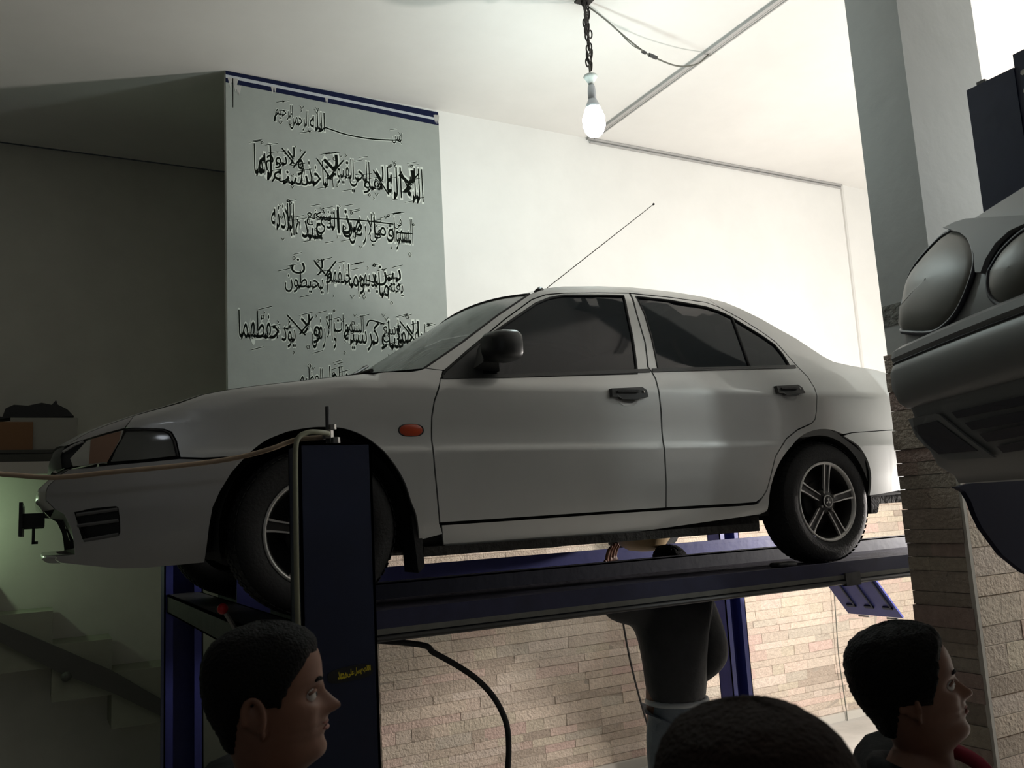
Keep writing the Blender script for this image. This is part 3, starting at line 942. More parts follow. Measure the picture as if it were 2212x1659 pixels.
B_SEAM = [(2.446,3.01),(2.421,2.886),(2.395,2.737),(2.35,2.61),(2.36,2.59)]
B_LOW = [(2.36,2.59),(2.368,2.555),(2.36,2.485),(2.361,2.404),(2.355,2.282),(2.354,2.124),(2.352,1.991)]
F_SEAM = [(1.303,1.983),(1.294,2.069),(1.284,2.188),(1.279,2.291),(1.285,2.379),(1.299,2.44),(1.322,2.494),(1.334,2.532)]
GLASS_F = [(1.337,2.529),(1.361,2.556),(1.476,2.643),(1.543,2.689),(1.625,2.741),(1.8,2.849),(1.889,2.904),(1.973,2.94),(2.052,2.96),(2.288,2.98),(2.398,2.987),(2.372,2.897),(2.338,2.763),(2.286,2.601),(2.277,2.576),(1.855,2.553),(1.533,2.538)]
front_door_poly = F_SEAM[:-1] + DOOR_TOP_F + B_SEAM[1:-1] + B_LOW
fd = both('front_door', shrink(front_door_poly, 0.004), M['silver'], holes=[GLASS_F])
R_TOP = [(2.45,3.009),(2.691,3.005),(2.899,2.992),(2.967,2.967),(3.067,2.909),(3.162,2.84),(3.226,2.78),(3.258,2.702),(3.281,2.647)]
R_SEAM = [(3.285,2.639),(3.316,2.591),(3.328,2.532),(3.321,2.49),(3.304,2.414),(3.289,2.374),(3.262,2.353),(3.167,2.324),(3.081,2.28),(3.031,2.235),(2.997,2.198),(2.959,2.109),(2.932,2.046),(2.904,2.013),(2.865,1.993),(2.769,1.991)]
GLASS_R = [(2.469,2.989),(2.673,2.982),(2.875,2.96),(2.951,2.939),(3.007,2.913),(3.082,2.859),(3.146,2.815),(3.205,2.763),(3.225,2.709),(3.23,2.66),(3.228,2.642),(2.78,2.615),(2.399,2.593),(2.402,2.605),(2.446,2.769),(2.468,2.889)]
rear_door_poly = R_TOP + R_SEAM + list(reversed(B_LOW)) + list(reversed(B_SEAM[1:-1]))
rd = both('rear_door', shrink(rear_door_poly, 0.004), M['silver'], holes=[GLASS_R])
def glass_pair(poly, doors, name='window_glass', m=None):
    for (fn, d, fl_) in ((near, doors[0], False), (far, doors[1], True)):
        surf_panel(name, poly, lambda a, b_, o_, fn=fn: fn(a, b_, o_ + 0.006), m or M['tint_glass'], d, step=0.08, depth=0.003, flip=fl_)
glass_pair(shrink(GLASS_F, -0.002), fd)
DIV = [(3.019,2.911),(2.96,2.626)]
glass_pair(shrink(GLASS_R, -0.002), rd)
def frame_tube(poly, d, fn, r, name, closed=True, off=0.0):
    pts_ = [fn(a, b_, off) for a, b_ in resample(poly, 0.05, closed)]
    return B().tube(pts_, r, 6, closed=closed).out(name, M['black_rubber'], d, smooth=True)
for fn, k in ((near, 0), (far, 1)):
    frame_tube(GLASS_F, fd[k], fn, 0.0058, 'window_seal', off=0.002)
    frame_tube(GLASS_R, rd[k], fn, 0.0058, 'window_seal', off=0.002)
    frame_tube(DIV, rd[k], fn, 0.006, 'window_divider', closed=False, off=0.002)
# belt moulding
for nm, dd, L_ in (('belt_moulding', fd, [(1.346,2.534),(1.638,2.547),(1.973,2.567),(2.351,2.593)]), ('belt_moulding', rd, [(2.367,2.594),(2.781,2.617),(3.266,2.644)])):
    for fn, k in ((near, 0), (far, 1)):
        pts_ = resample(L_, 0.08, False)
        v = []; f = []
        for a, b_ in pts_:
            v += [fn(a, b_ - 0.007, -0.004), fn(a, b_ + 0.009, -0.004), fn(a, b_ + 0.009, 0.004), fn(a, b_ - 0.007, 0.004)]
        for i in range(len(pts_) - 1):
            for j in range(4):
                f.append((4 * i + j, 4 * i + (j + 1) % 4, 4 * i + 4 + (j + 1) % 4, 4 * i + 4 + j))
        link(nm, v, f, M['black_plastic'], dd[k])
# roof rail and quarter panel
ROOF = [(1.874,2.95),(1.976,2.993),(2.082,3.014),(2.294,3.04),(2.517,3.058),(2.58,3.058),(2.781,3.049),(2.926,3.026)]
APIL = [(1.281,2.569),(1.401,2.644),(1.475,2.691),(1.594,2.772),(1.678,2.829),(1.773,2.892),(1.874,2.95)]
rail = [(1.311,2.566),(1.354,2.562)] + DOOR_TOP_F[1:] + R_TOP[1:4] + list(reversed(ROOF)) + list(reversed(APIL))[1:]
both('roof_rail', shrink(rail, 0.0015), M['silver'])
CPIL = [(2.926,3.026),(3.04,3),(3.104,2.969),(3.211,2.916),(3.312,2.852),(3.381,2.812),(3.443,2.762),(3.505,2.713),(3.563,2.681),(3.679,2.665),(3.874,2.652)]
RARCH = [(2.942,1.958),(2.954,2.046),(2.986,2.121),(3.04,2.191),(3.111,2.249),(3.193,2.297),(3.296,2.323),(3.391,2.322),(3.469,2.3),(3.533,2.31),(3.862,2.318)]
def sm2(l, k=4):
    return [(p.x, p.y) for p in smooth_path([(a, b_, 0) for a, b_ in l], k)]
RARCH2 = [(3.468,2.298),(3.532,2.308),(3.747,2.315),(3.864,2.318)]
q_end = [(4.27, 2.50), (4.30, 2.34)]
quarter = CPIL + [(4.1, 2.625), (4.27, 2.56)] + [(4.30, 2.40), (4.31, 2.325), (3.90, 2.325)] + list(reversed(sm2(RARCH[:9]) + [RARCH2[1]])) + [(2.896,1.946),(2.868,1.98)] + list(reversed(R_SEAM[:-2])) + list(reversed(R_TOP[3:]))
both('quarter_panel', shrink(quarter, 0.002), M['silver'])
rb_poly = [RARCH2[1], (3.90, 2.325), (4.31, 2.325), (4.32, 2.10), (4.28, 1.98)] + list(reversed(sm2([(3.466,2.293),(3.556,2.243),(3.609,2.181),(3.632,2.118),(3.632,2.049),(3.618,1.995)]) + [(3.697,1.999),(3.86,2.012)]))
both('rear_bumper', shrink(rb_poly, 0.002), M['silver'])
# front wing
FARCH = [(0.563,2.192),(0.607,2.238),(0.634,2.264),(0.675,2.294),(0.724,2.315),(0.771,2.329),(0.844,2.339),(0.918,2.338),(0.969,2.328),(1.018,2.307),(1.068,2.271),(1.109,2.227),(1.145,2.176),(1.17,2.126),(1.188,2.07),(1.207,2.024),(1.22,1.963),(1.225,1.925)]
FARCH = sm2(FARCH)
wing_top = [(0.406,2.424),(0.478,2.459),(0.567,2.477),(0.657,2.49),(0.8,2.509),(0.953,2.531),(1.042,2.543),(1.151,2.55),(1.221,2.553),(1.259,2.561),(1.281,2.569),(1.311,2.566),(1.354,2.562)]
hl_edge = [(0.242,2.35),(0.301,2.347),(0.358,2.342),(0.38,2.332),(0.395,2.302),(0.405,2.246)]
wing = [(0.242,2.35)] + [(0.269,2.393),(0.406,2.431)] + wing_top[1:] + list(reversed(F_SEAM[:-1])) + [(1.321,1.943),(1.225,1.925)] + list(reversed(FARCH[1:-1])) + [(0.563,2.243),(0.477,2.241)] + list(reversed(hl_edge))[:-1]
both('front_wing', shrink(wing, 0.002), M['silver'])
NOSE = [(0.084,2.225),(0.061,2.21),(0.024,2.174),(0.019,2.156),(0.019,2.128),(0.045,2.098),(0.071,2.079),(0.092,2.032),(0.099,1.993),(0.103,1.953),(0.053,1.951),(0.05,1.938),(0.066,1.926)]
bump_poly = NOSE + [(0.141,1.912),(0.225,1.897),(0.309,1.893),(0.373,1.895),(0.487,1.899),(0.489,1.923),(0.492,1.965),(0.496,2.013),(0.506,2.078),(0.528,2.129),(0.564,2.19),(0.607,2.24),(0.563,2.239),(0.477,2.238),(0.405,2.243),(0.301,2.236),(0.192,2.231),(0.137,2.226)]
FOG = [(0.1,2.086),(0.152,2.095),(0.219,2.098),(0.226,2.093),(0.231,2.058),(0.233,2.014),(0.228,2.002),(0.18,1.995),(0.133,1.989),(0.125,1.998),(0.114,2.035)]
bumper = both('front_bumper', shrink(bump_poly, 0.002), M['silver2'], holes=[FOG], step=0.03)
# lower edge crease lip
for k, fn in ((0, near), (1, far)):
    surf_panel('fog_lamp_recess', shrink(FOG, 0.001), lambda a, b_, o_, fn=fn: fn(a, b_, o_ + 0.02), M['black_plastic'], bumper[k], step=0.05, depth=0.004, flip=k == 1)
    FB = [(0.104,2.077),(0.225,2.086)]
    for q in ([(0.111,2.042),(0.227,2.052)], [(0.108,2.077),(0.224,2.088)], [(0.13,1.994),(0.228,2.008)]):
        B().tube([fn(a, b_, 0.004) for a, b_ in resample(q, 0.03, False)], 0.006, 6).out('grille_bar', M['dull_bar'], bumper[k])
# front fascia lofts from the side outline
def fascia(name, line, m, bulge, p_=7, steps=14, back_=False):
    v = []; f = []
    n = len(line)
    for x, z in line:
        w_ = YC - side(x, z)
        for k in range(steps + 1):
            t = -1 + 2 * k / steps
            t = math.copysign(abs(t) ** 0.7, t)
            d = w_ * t
            xx = x + (bulge if back_ else -bulge) * (1 - abs(t) ** p_)
            v.append((xx, YC + d, z))
    for i in range(n - 1):
        for k in range(steps):
            a = i * (steps + 1) + k
            f.append((a, a + 1, a + steps + 2, a + steps + 1))
    return link(name, v, f, m, car, smooth=True)
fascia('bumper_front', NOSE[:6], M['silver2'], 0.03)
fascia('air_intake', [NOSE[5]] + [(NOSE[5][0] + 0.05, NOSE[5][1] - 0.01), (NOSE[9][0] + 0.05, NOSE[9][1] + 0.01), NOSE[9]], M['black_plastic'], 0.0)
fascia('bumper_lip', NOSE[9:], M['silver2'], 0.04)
ret = [(4.27, 2.56), (4.30, 2.40), (4.32, 2.10), (4.28, 1.98)]
fascia('rear_panel', ret, M['silver'], 0.06, back_=True)
# headlamps
HLM = [(0.133,2.317),(0.196,2.335),(0.242,2.347),(0.232,2.312),(0.192,2.237),(0.137,2.232),(0.093,2.231),(0.084,2.259)]
HLC = [(0.246,2.343),(0.301,2.343),(0.355,2.338),(0.374,2.328),(0.388,2.302),(0.398,2.25),(0.301,2.242),(0.198,2.238),(0.216,2.285)]
HDS = [(0.068,2.301),(0.133,2.34),(0.195,2.365),(0.269,2.391),(0.241,2.351),(0.196,2.34),(0.133,2.322),(0.096,2.31)]
both('bonnet_edge', HDS, M['silver2'], step=0.05)
GRL = [(0.069,2.299),(0.109,2.326),(0.131,2.317),(0.097,2.266),(0.087,2.232),(0.063,2.227),(0.058,2.268)]
for k, fn in ((0, near), (1, far)):
    hl = surf_panel('headlamp', shrink(HLM + [], 0.002), lambda a, b_, o_, fn=fn: fn(a, b_, o_ + 0.004), M['lamp_back'], car, step=0.05, flip=k == 1)
    if k == 0:
        surf_panel('tape_patch', [(0.144,2.319),(0.192,2.332),(0.232,2.341),(0.227,2.312),(0.192,2.241),(0.139,2.238)], lambda a, b_, o_: near(a, b_, o_ + 0.0015), M['tape'], hl, step=0.05, depth=0.001)
    cl = surf_panel('corner_lamp', shrink(HLC, 0.003), lambda a, b_, o_, fn=fn: fn(a, b_, o_ + 0.003), M['lamp_glass'], car, step=0.05, flip=k == 1)
    surf_panel('reflector', shrink(HLC, 0.004), lambda a, b_, o_, fn=fn: fn(a, b_, o_ + 0.018), M['lamp_back'], cl, step=0.05, depth=0.002, flip=k == 1)
    b = B()
    for i in range(11):
        q = lerp(i / 10, [(0, 0.0), (1, 1.0)])
        a0 = (HLC[0][0] + (HLC[8][0] - HLC[0][0]) * 0 + 0.012 + i * 0.009, 0)
        zt_, zb_ = HLC[0][1] - 0.008 - i * 0.0003, HLC[7][1] + 0.006
        xa = HLC[0][0] + i * 0.0075 + 0.006
        xb = HLC[7][0] + i * 0.0075 + 0.006
        b.tube([fn(xa, zt_, 0.010), fn(xb, zb_, 0.010)], 0.0012, 5)
    b.out('lens_rib', M['lamp_back'], cl)
    frame_tube(HLC[:6] , cl, fn, 0.0045, 'lamp_seal', closed=False, off=0.002)
    surf_panel('grille', GRL, lambda a, b_, o_, fn=fn: fn(a, b_, o_ + 0.012), M['black_plastic'], car, step=0.05, flip=k == 1)
    B().tube([fn(a, b_, 0.002) for a, b_ in resample([(0.065,2.282),(0.094,2.301)] + [(0.123,2.313)], 0.02, False)], 0.004, 6).out('grille_bar', M['silver2'], car)
fascia('front_grille', [GRL[0], GRL[6], GRL[5]], M['black_plastic'], 0.03)
# amber side marker
SM = [(1.201,2.328)][0]
mk = []
for k in range(20):
    a = 2 * PI * k / 20
    mk.append((SM[0] + 0.048 * math.copysign(abs(math.cos(a)) ** 0.7, math.cos(a)), SM[1] + 0.021 * math.copysign(abs(math.sin(a)) ** 0.8, math.sin(a))))
for k, fn in ((0, near), (1, far)):
    surf_panel('side_marker', mk, lambda a, b_, o_, fn=fn: fn(a, b_, o_ - 0.008 * (1 - ((a - SM[0]) / 0.05) ** 2 - ((b_ - SM[1]) / 0.023) ** 2 * 0.5) if o_ == 0 else 0.002), M['amber'], car, step=0.015, flip=k == 1)
    frame_tube(mk, car, fn, 0.003, 'marker_seal', off=0.0)
# sill
SILL = [(1.312,1.977),(1.595,1.979),(1.803,1.981),(2.023,1.983),(2.354,1.985),(2.772,1.984),(2.865,1.987),(2.909,1.995)]
sill_poly = SILL + [(2.941,1.952),(2.897,1.938)] + [(2.84, 1.935), (2.05, 1.888), (1.46, 1.886), (1.33, 1.90)] + [(1.319,1.94)]
both('sill', shrink(sill_poly, 0.002), M['silver'])
us = [(1.30, 1.925), (2.90, 1.945), (2.90, 1.915), (2.05, 1.872), (1.30, 1.875)]
# seams: dark liner just inside the panels
liner = front_door_poly + []
LN = [(0.45, 1.82), (FARCH[0][0] - 0.12, FARCH[0][1] - 0.2)] + [(FARCH[0][0] - 0.012, FARCH[0][1])] + [(x, z + 0.012) for x, z in FARCH[1:]] + [(1.26, 1.90), (2.88, 1.95)] + [(x, z + 0.012) for x, z in RARCH[:9]] + [(3.64, 2.2), (3.66, 1.99), (4.2, 2.0), (4.24, 2.5), (3.6, 2.62), (3.27, 2.60), (1.35, 2.50), (1.05, 2.50), (0.6, 2.44), (0.2, 2.30), (0.16, 1.92)]
for k, fn in ((0, near), (1, far)):
    surf_panel('inner_panel', LN[1:], lambda a, b_, o_, fn=fn: fn(a, b_, o_ + 0.024), M['seam'], car, step=0.08, flip=k == 1)
# inner window frames stay open; pillar backing strips
for P_ in (B_SEAM, DOOR_TOP_F[1:], R_TOP):
    for k, fn in ((0, near), (1, far)):
        B().tube([fn(a, b_, 0.016) for a, b_ in resample(P_, 0.05, False)], 0.010, 6).out('door_seal', M['seam'], car)
# top skins
def top_loft(name, edge, centre, m, zpow=2.2, xpow=2.0, n=14, offx=0.0, sm=True):
    """edge/centre: lists of (x,z) of equal length; spans near to far side"""
    v = []; f = []
    for (xe, ze), (xc, zc) in zip(edge, centre):
        w_ = YC - side(xe, ze) - 0.001
        for k in range(n + 1):
            t = -1 + 2 * k / n
            t = math.copysign(abs(t) ** 0.75, t)
            v.append((xc + (xe - xc) * abs(t) ** xpow, YC + w_ * t, zc + (ze - zc) * abs(t) ** zpow))
    for i in range(len(edge) - 1):
        for k in range(n):
            a = i * (n + 1) + k
            f.append((a, a + n + 1, a + n + 2, a + 1))
    return link(name, v, f, m, car, smooth=sm)
he = resample(TOPE[:10] + [(1.02, TOPE[10][1])], 0.12, False)
hc = [(x * 0.98 + 0.01, z + 0.030 + 0.012 * math.sin(min(1, x) * PI)) for x, z in he]
hc = [(max(0.035, x - 0.04 + 0.08 * x), z) for x, z in hc]
top_loft('bonnet', he, hc, M['silver'])
ce = [(1.02, TOPE[10][1]), (1.15, 2.553), (1.281, 2.569)]
cc = [(1.06, 2.582), (1.13, 2.585), (1.165, 2.590)]
top_loft('cowl', ce, cc, M['black_plastic'])
we = [(1.281, 2.569), (1.473, 2.690), (1.678, 2.829), (1.874, 2.950)]
wcn = [(1.165, 2.590), (1.36, 2.722), (1.575, 2.860), (1.80, 2.998)]
top_loft('windscreen', we, wcn, M['screen_glass'], xpow=2.0)
B().tube([(p[0], side(p[0], p[1]) + 0.004, p[1]) for p in resample(we, 0.06, False)], 0.006, 6).out('windscreen_seal', M['black_rubber'], car)
B().tube([(p[0], 2 * YC - side(p[0], p[1]) - 0.004, p[1]) for p in resample(we, 0.06, False)], 0.006, 6).out('windscreen_seal', M['black_rubber'], car)
tz = []
for k in range(21):
    t = -1 + k / 10
    w_ = YC - side(1.874, 2.95)
    tz.append((1.80 + 0.074 * t * t, YC + w_ * t, 2.998 - 0.048 * abs(t) ** 2.2 + 0.001))
B().tube(tz, 0.005, 6).out('windscreen_seal', M['black_rubber'], car)
B().tube(smooth_path([(1.12, 3.45, 2.60), (1.25, 3.6, 2.675), (1.30, 3.8, 2.705)], 6), 0.006, 6).tube(smooth_path([(1.13, 3.2, 2.585), (1.10, 3.5, 2.595), (1.11, 3.9, 2.60)], 5), 0.008, 6).out('wiper', M['black_plastic'], car)
re_ = [(ROOF[0][0], ROOF[0][1])] + ROOF[1:] + CPIL[1:3]
rc = []
for i, (x, z) in enumerate(re_):
    xc = 1.80 + (x - 1.874) * (2.96 - 1.80) / (re_[-1][0] - 1.874)
    rc.append((xc, 2.998 + 0.088 * math.sin(PI * min(1, (xc - 1.80) / 1.5 + 0.0) * 0.62) ** 0.8 if xc > 1.8 else 2.998))
top_loft('roof', re_, rc, M['silver'])
be = CPIL[2:8]
bc = [(rc[-1][0] + (3.62 - rc[-1][0]) * i / (len(be) - 1), rc[-1][1] + (2.69 - rc[-1][1]) * i / (len(be) - 1)) for i in range(len(be))]
top_loft('rear_window', be, bc, M['tint_glass'])
te = CPIL[7:] + [(4.1, 2.625), (4.27, 2.56)]
tc_ = [(3.62 + (4.33 - 3.62) * i / (len(te) - 1), 2.69 - 0.02 * i / (len(te) - 1)) for i in range(len(te))]
top_loft('boot_lid', te, tc_, M['silver'])
# floor pan, arches, inside
ub = B()
ub.box(0.30, 0.52, 3.15, 4.51, 1.93, 2.02).box(1.22, 2.93, 3.06, 4.60, 1.885, 1.93).box(2.9, 4.2, 3.25, 4.41, 1.95, 2.02).box(0.5, 1.25, 3.45, 4.21, 1.90, 2.1)
ub.box(1.25, 2.90, 3.03, 3.075, 1.865, 1.90).box(1.25, 2.90, 4.585, 4.63, 1.865, 1.90)
for i in range(9):
    ub.box(1.4 + i * 0.16, 1.4 + i * 0.16 + 0.07, 3.07, 3.12, 1.868 + 0.004 * (i % 3), 1.90)
ub.tube([(1.3, 3.75, 1.88), (2.2, 3.72, 1.86), (2.9, 3.75, 1.90), (3.6, 3.6, 1.93), (4.25, 3.5, 1.92)], 0.03, 10)
ub.out('underbody', M['underbody'], car)
def arch_liner(xc, zc, r, name):
    for sgn in (-1, 1):
        v = []; f = []
        n = 40
        for k in range(n + 1):
            a = -0.25 + (PI + 0.5) * k / n
            for yy in (0.80, 0.45):
                v.append((xc + r * math.cos(a), YC + sgn * yy, zc + r * math.sin(a)))
        for k in range(n):
            f.append((2 * k, 2 * k + 1, 2 * k + 3, 2 * k + 2))
        c_ = len(v)
        v.append((xc, YC + sgn * 0.45, zc))
        f += [(2 * k + 1, c_, 2 * k + 3) for k in range(n)]
        link(name, v, f, M['seam'], car)
arch_liner(0.858, 1.985, 0.335, 'wheel_arch_liner')
arch_liner(3.345, 1.985, 0.315, 'wheel_arch_liner')
cab = B()
cab.box(1.25, 3.3, 3.10, 4.56, 1.93, 1.96).box(1.15, 1.45, 3.14, 4.52, 2.30, 2.54, bev=0.03).box(3.2, 3.24, 3.15, 4.5, 1.95, 2.60)
cab.out('cabin_lining', M['seam'], car)
for yy in (3.45, 4.18):
    s_ = B()
    s_.box(1.85, 2.35, yy - 0.24, yy + 0.24, 2.12, 2.25, bev=0.03).box(2.32, 2.46, yy - 0.23, yy + 0.23, 2.15, 2.74, bev=0.04).box(2.40, 2.50, yy - 0.11, yy + 0.11, 2.76, 2.93, bev=0.03)
    s_.out('front_seat', M['seat'], car)
B().box(2.75, 3.15, 3.25, 4.41, 2.10, 2.25, bev=0.03).box(3.10, 3.24, 3.25, 4.41, 2.2, 2.78, bev=0.04).out('rear_seat', M['seat'], car)
wl = B()
wc_, wr = Vector((1.62, 3.45, 2.52)), 0.18
wl.tube([wc_ + Vector((0.35 * wr * math.sin(a) * 1.0, wr * math.cos(a), wr * math.sin(a) * 0.94)) for a in [i * PI / 12 for i in range(24)]], 0.014, 6, closed=True)
wl.tube([wc_ + Vector((0, -wr, 0)), wc_ + Vector((0, wr, 0))], 0.02, 6)
wl.out('steering_wheel', M['black_plastic'], car)
# door handles
def handle(cx_, cz_, d, w_):
    for k, fn in ((0, near), (1, far)):
        dd = d[k]
        def P(a, b_, o_, fn=fn): return fn(cx_ + a, cz_ + b_, o_)
        out_ = [(-w_, -0.020), (-w_ + 0.004, 0.016), (w_ - 0.02, 0.026), (w_, 0.012), (w_ + 0.003, -0.018), (w_ * 0.6, -0.022), (w_ * 0.45, -0.030), (-w_ * 0.45, -0.030), (-w_ * 0.6, -0.021)]
        b = B()
        b.prism(out_ if k == 0 else list(reversed(out_)), lambda a, b_, o_: P(a, b_, 0.002 - o_), 0.022)
        hd = b.out('door_handle', M['black_plastic'], dd)
        gr = [(-w_ * 0.72, 0.004), (-w_ * 0.72, 0.012), (w_ * 0.5, 0.016), (w_ * 0.5, 0.006)]
        b = B()
        b.prism(gr if k == 0 else list(reversed(gr)), lambda a, b_, o_: P(a, b_ - 0.006, -0.02 - o_), 0.006)
        b.out('pull_flap', M['black_rubber'], hd)
        cup = [(-w_ * 0.62, -0.020), (-w_ * 0.55, -0.040), (-w_ * 0.3, -0.054), (w_ * 0.3, -0.054), (w_ * 0.5, -0.042), (w_ * 0.58, -0.020)]
        n_ = len(cup)
        v = [P(a, b_, -0.0015) for a, b_ in cup] + [P(a * 0.8, -0.020 + (b_ + 0.020) * 0.75, 0.0) for a, b_ in cup]
        f = [(i, i + 1, i + 1 + n_, i + n_) for i in range(n_ - 1)] + [tuple(range(n_, 2 * n_))]
        link('handle_cup', v, f, M['silver2'], hd, smooth=True)
        B().ball(P(w_ - 0.02, 0.004, -0.018), 0.006, 8, 6).out('lock_barrel', M['steel'], hd)
h1 = [(2.191,2.484)][0]; h2 = [(3.138,2.517)][0]
handle(h1[0], h1[1], fd, 0.092)
handle(h2[0], h2[1], rd, 0.085)
# mirror
for sgn, d in ((1, fd[0]), (-1, fd[1])):
    def MP(x, y, z): return (x - 0.045, (y if sgn > 0 else 2 * YC - y), z)
    ys = side(1.62, 2.62)
    b = B()
    rows_ = [(-0.0, 0.86, 0.86), (0.02, 1.0, 1.0), (0.07, 1.0, 0.98), (0.10, 0.9, 0.88), (0.118, 0.6, 0.6)]
    prof = []
    for k in range(20):
        a = 2 * PI * k / 20
        prof.append((math.copysign(abs(math.cos(a)) ** 0.5, math.cos(a)), math.copysign(abs(math.sin(a)) ** 0.55, math.sin(a))))
    v = []; f = []
    for d_, sy, sz in rows_:
        for cy_, cz_ in prof:
            v.append(MP(1.665 - d_, ys - 0.115 + cy_ * 0.088 * sy, 2.648 + cz_ * 0.062 * sz + 0.006 * cy_))
    n_ = len(prof)
    for i in range(len(rows_) - 1):
        for k in range(n_):
            f.append((i * n_ + k, i * n_ + (k + 1) % n_, (i + 1) * n_ + (k + 1) % n_, (i + 1) * n_ + k))
    f.append(tuple(range(n_))); f.append(tuple(range((len(rows_) - 1) * n_, len(rows_) * n_)))
    mr = link('wing_mirror', v, f, M['black_plastic'], d, smooth=True, angle=50)
    v = [MP(1.667, ys - 0.115 + cy_ * 0.074, 2.648 + cz_ * 0.050) for cy_, cz_ in prof]
    link('mirror_glass', v, [tuple(range(n_))], M['lamp_back'], mr)
    b = B()
    b.add([MP(1.50, ys + 0.012, 2.55), MP(1.66, ys + 0.004, 2.55), MP(1.665, ys + 0.02, 2.70), MP(1.60, ys + 0.02, 2.70), MP(1.56, ys - 0.05, 2.595), MP(1.63, ys - 0.05, 2.595), MP(1.64, ys - 0.05, 2.64), MP(1.58, ys - 0.05, 2.64)],
          [(0, 1, 2, 3), (4, 7, 6, 5), (0, 4, 5, 1), (1, 5, 6, 2), (2, 6, 7, 3), (3, 7, 4, 0)])
    b.out('mirror_bracket', M['black_plastic'], mr)
    tri = [(1.354,2.537),(1.365,2.558),(1.475,2.64),(1.542,2.687),(1.588,2.713),(1.551,2.633),(1.518,2.543)]
    surf_panel('sail_panel', tri, lambda a, b_, o_: MP(a + 0.045, side(a, b_) + o_ - 0.001, b_), M['black_plastic'], mr, step=0.06, depth=0.005, flip=sgn < 0)
# aerial
aer = B().tube([(1.955, 3.262, 2.985), (1.93, 3.255, 2.965)], 0.018, 10)
ao = aer.out('aerial_base', M['black_plastic'], car, smooth=True)
at_ = [(1.989,2.998),(2.631,3.471)]
B().tube([(at_[0][0], 3.262, at_[0][1]), (at_[1][0], 3.262, at_[1][1])], 0.0022, 6).out('aerial_rod', M['greywire'], ao)
B().ball((at_[1][0], 3.262, at_[1][1]), 0.006, 8, 6).out('aerial_tip', M['wire'], ao)
# number plate on its bracket
pz = [(-0.001,2.181),(0.022,2.051)]
b = B().box(-0.062, -0.050, 3.57, 4.09, 2.02, 2.14)
pl_ = b.out('number_plate', M['black_plastic'], car)
B().box(-0.05, 0.02, 3.60, 3.64, 2.05, 2.10).box(-0.05, 0.02, 4.02, 4.06, 2.05, 2.10).box(-0.02, 0.0, 3.62, 4.04, 1.99, 2.0).box(-0.02, -0.01, 3.62, 3.64, 1.99, 2.06).out('plate_bracket', M['black_plastic'], car)
# mud flap
mf = B()
v = [(1.20, 3.02, 2.02), (1.235, 3.02, 2.02), (1.245, 3.02, 1.83), (1.22, 3.02, 1.81), (1.21, 3.16, 2.02), (1.235, 3.16, 2.02), (1.245, 3.16, 1.83), (1.22, 3.16, 1.81)]
mf.add(v, [(0, 3, 2, 1), (4, 5, 6, 7), (0, 1, 5, 4), (1, 2, 6, 5), (2, 3, 7, 6), (3, 0, 4, 7)])
mf.out('mud_flap', M['black_rubber'], car)
mb_ = [(3.599,1.98),(3.788,1.991),(3.83,1.963),(3.819,1.933),(3.739,1.918),(3.61,1.924)]
B().prism(mb_, lambda a, b_, o_: (a, 3.12 + o_, b_), 0.10).out('exhaust_box', M['black_rubber'], car)

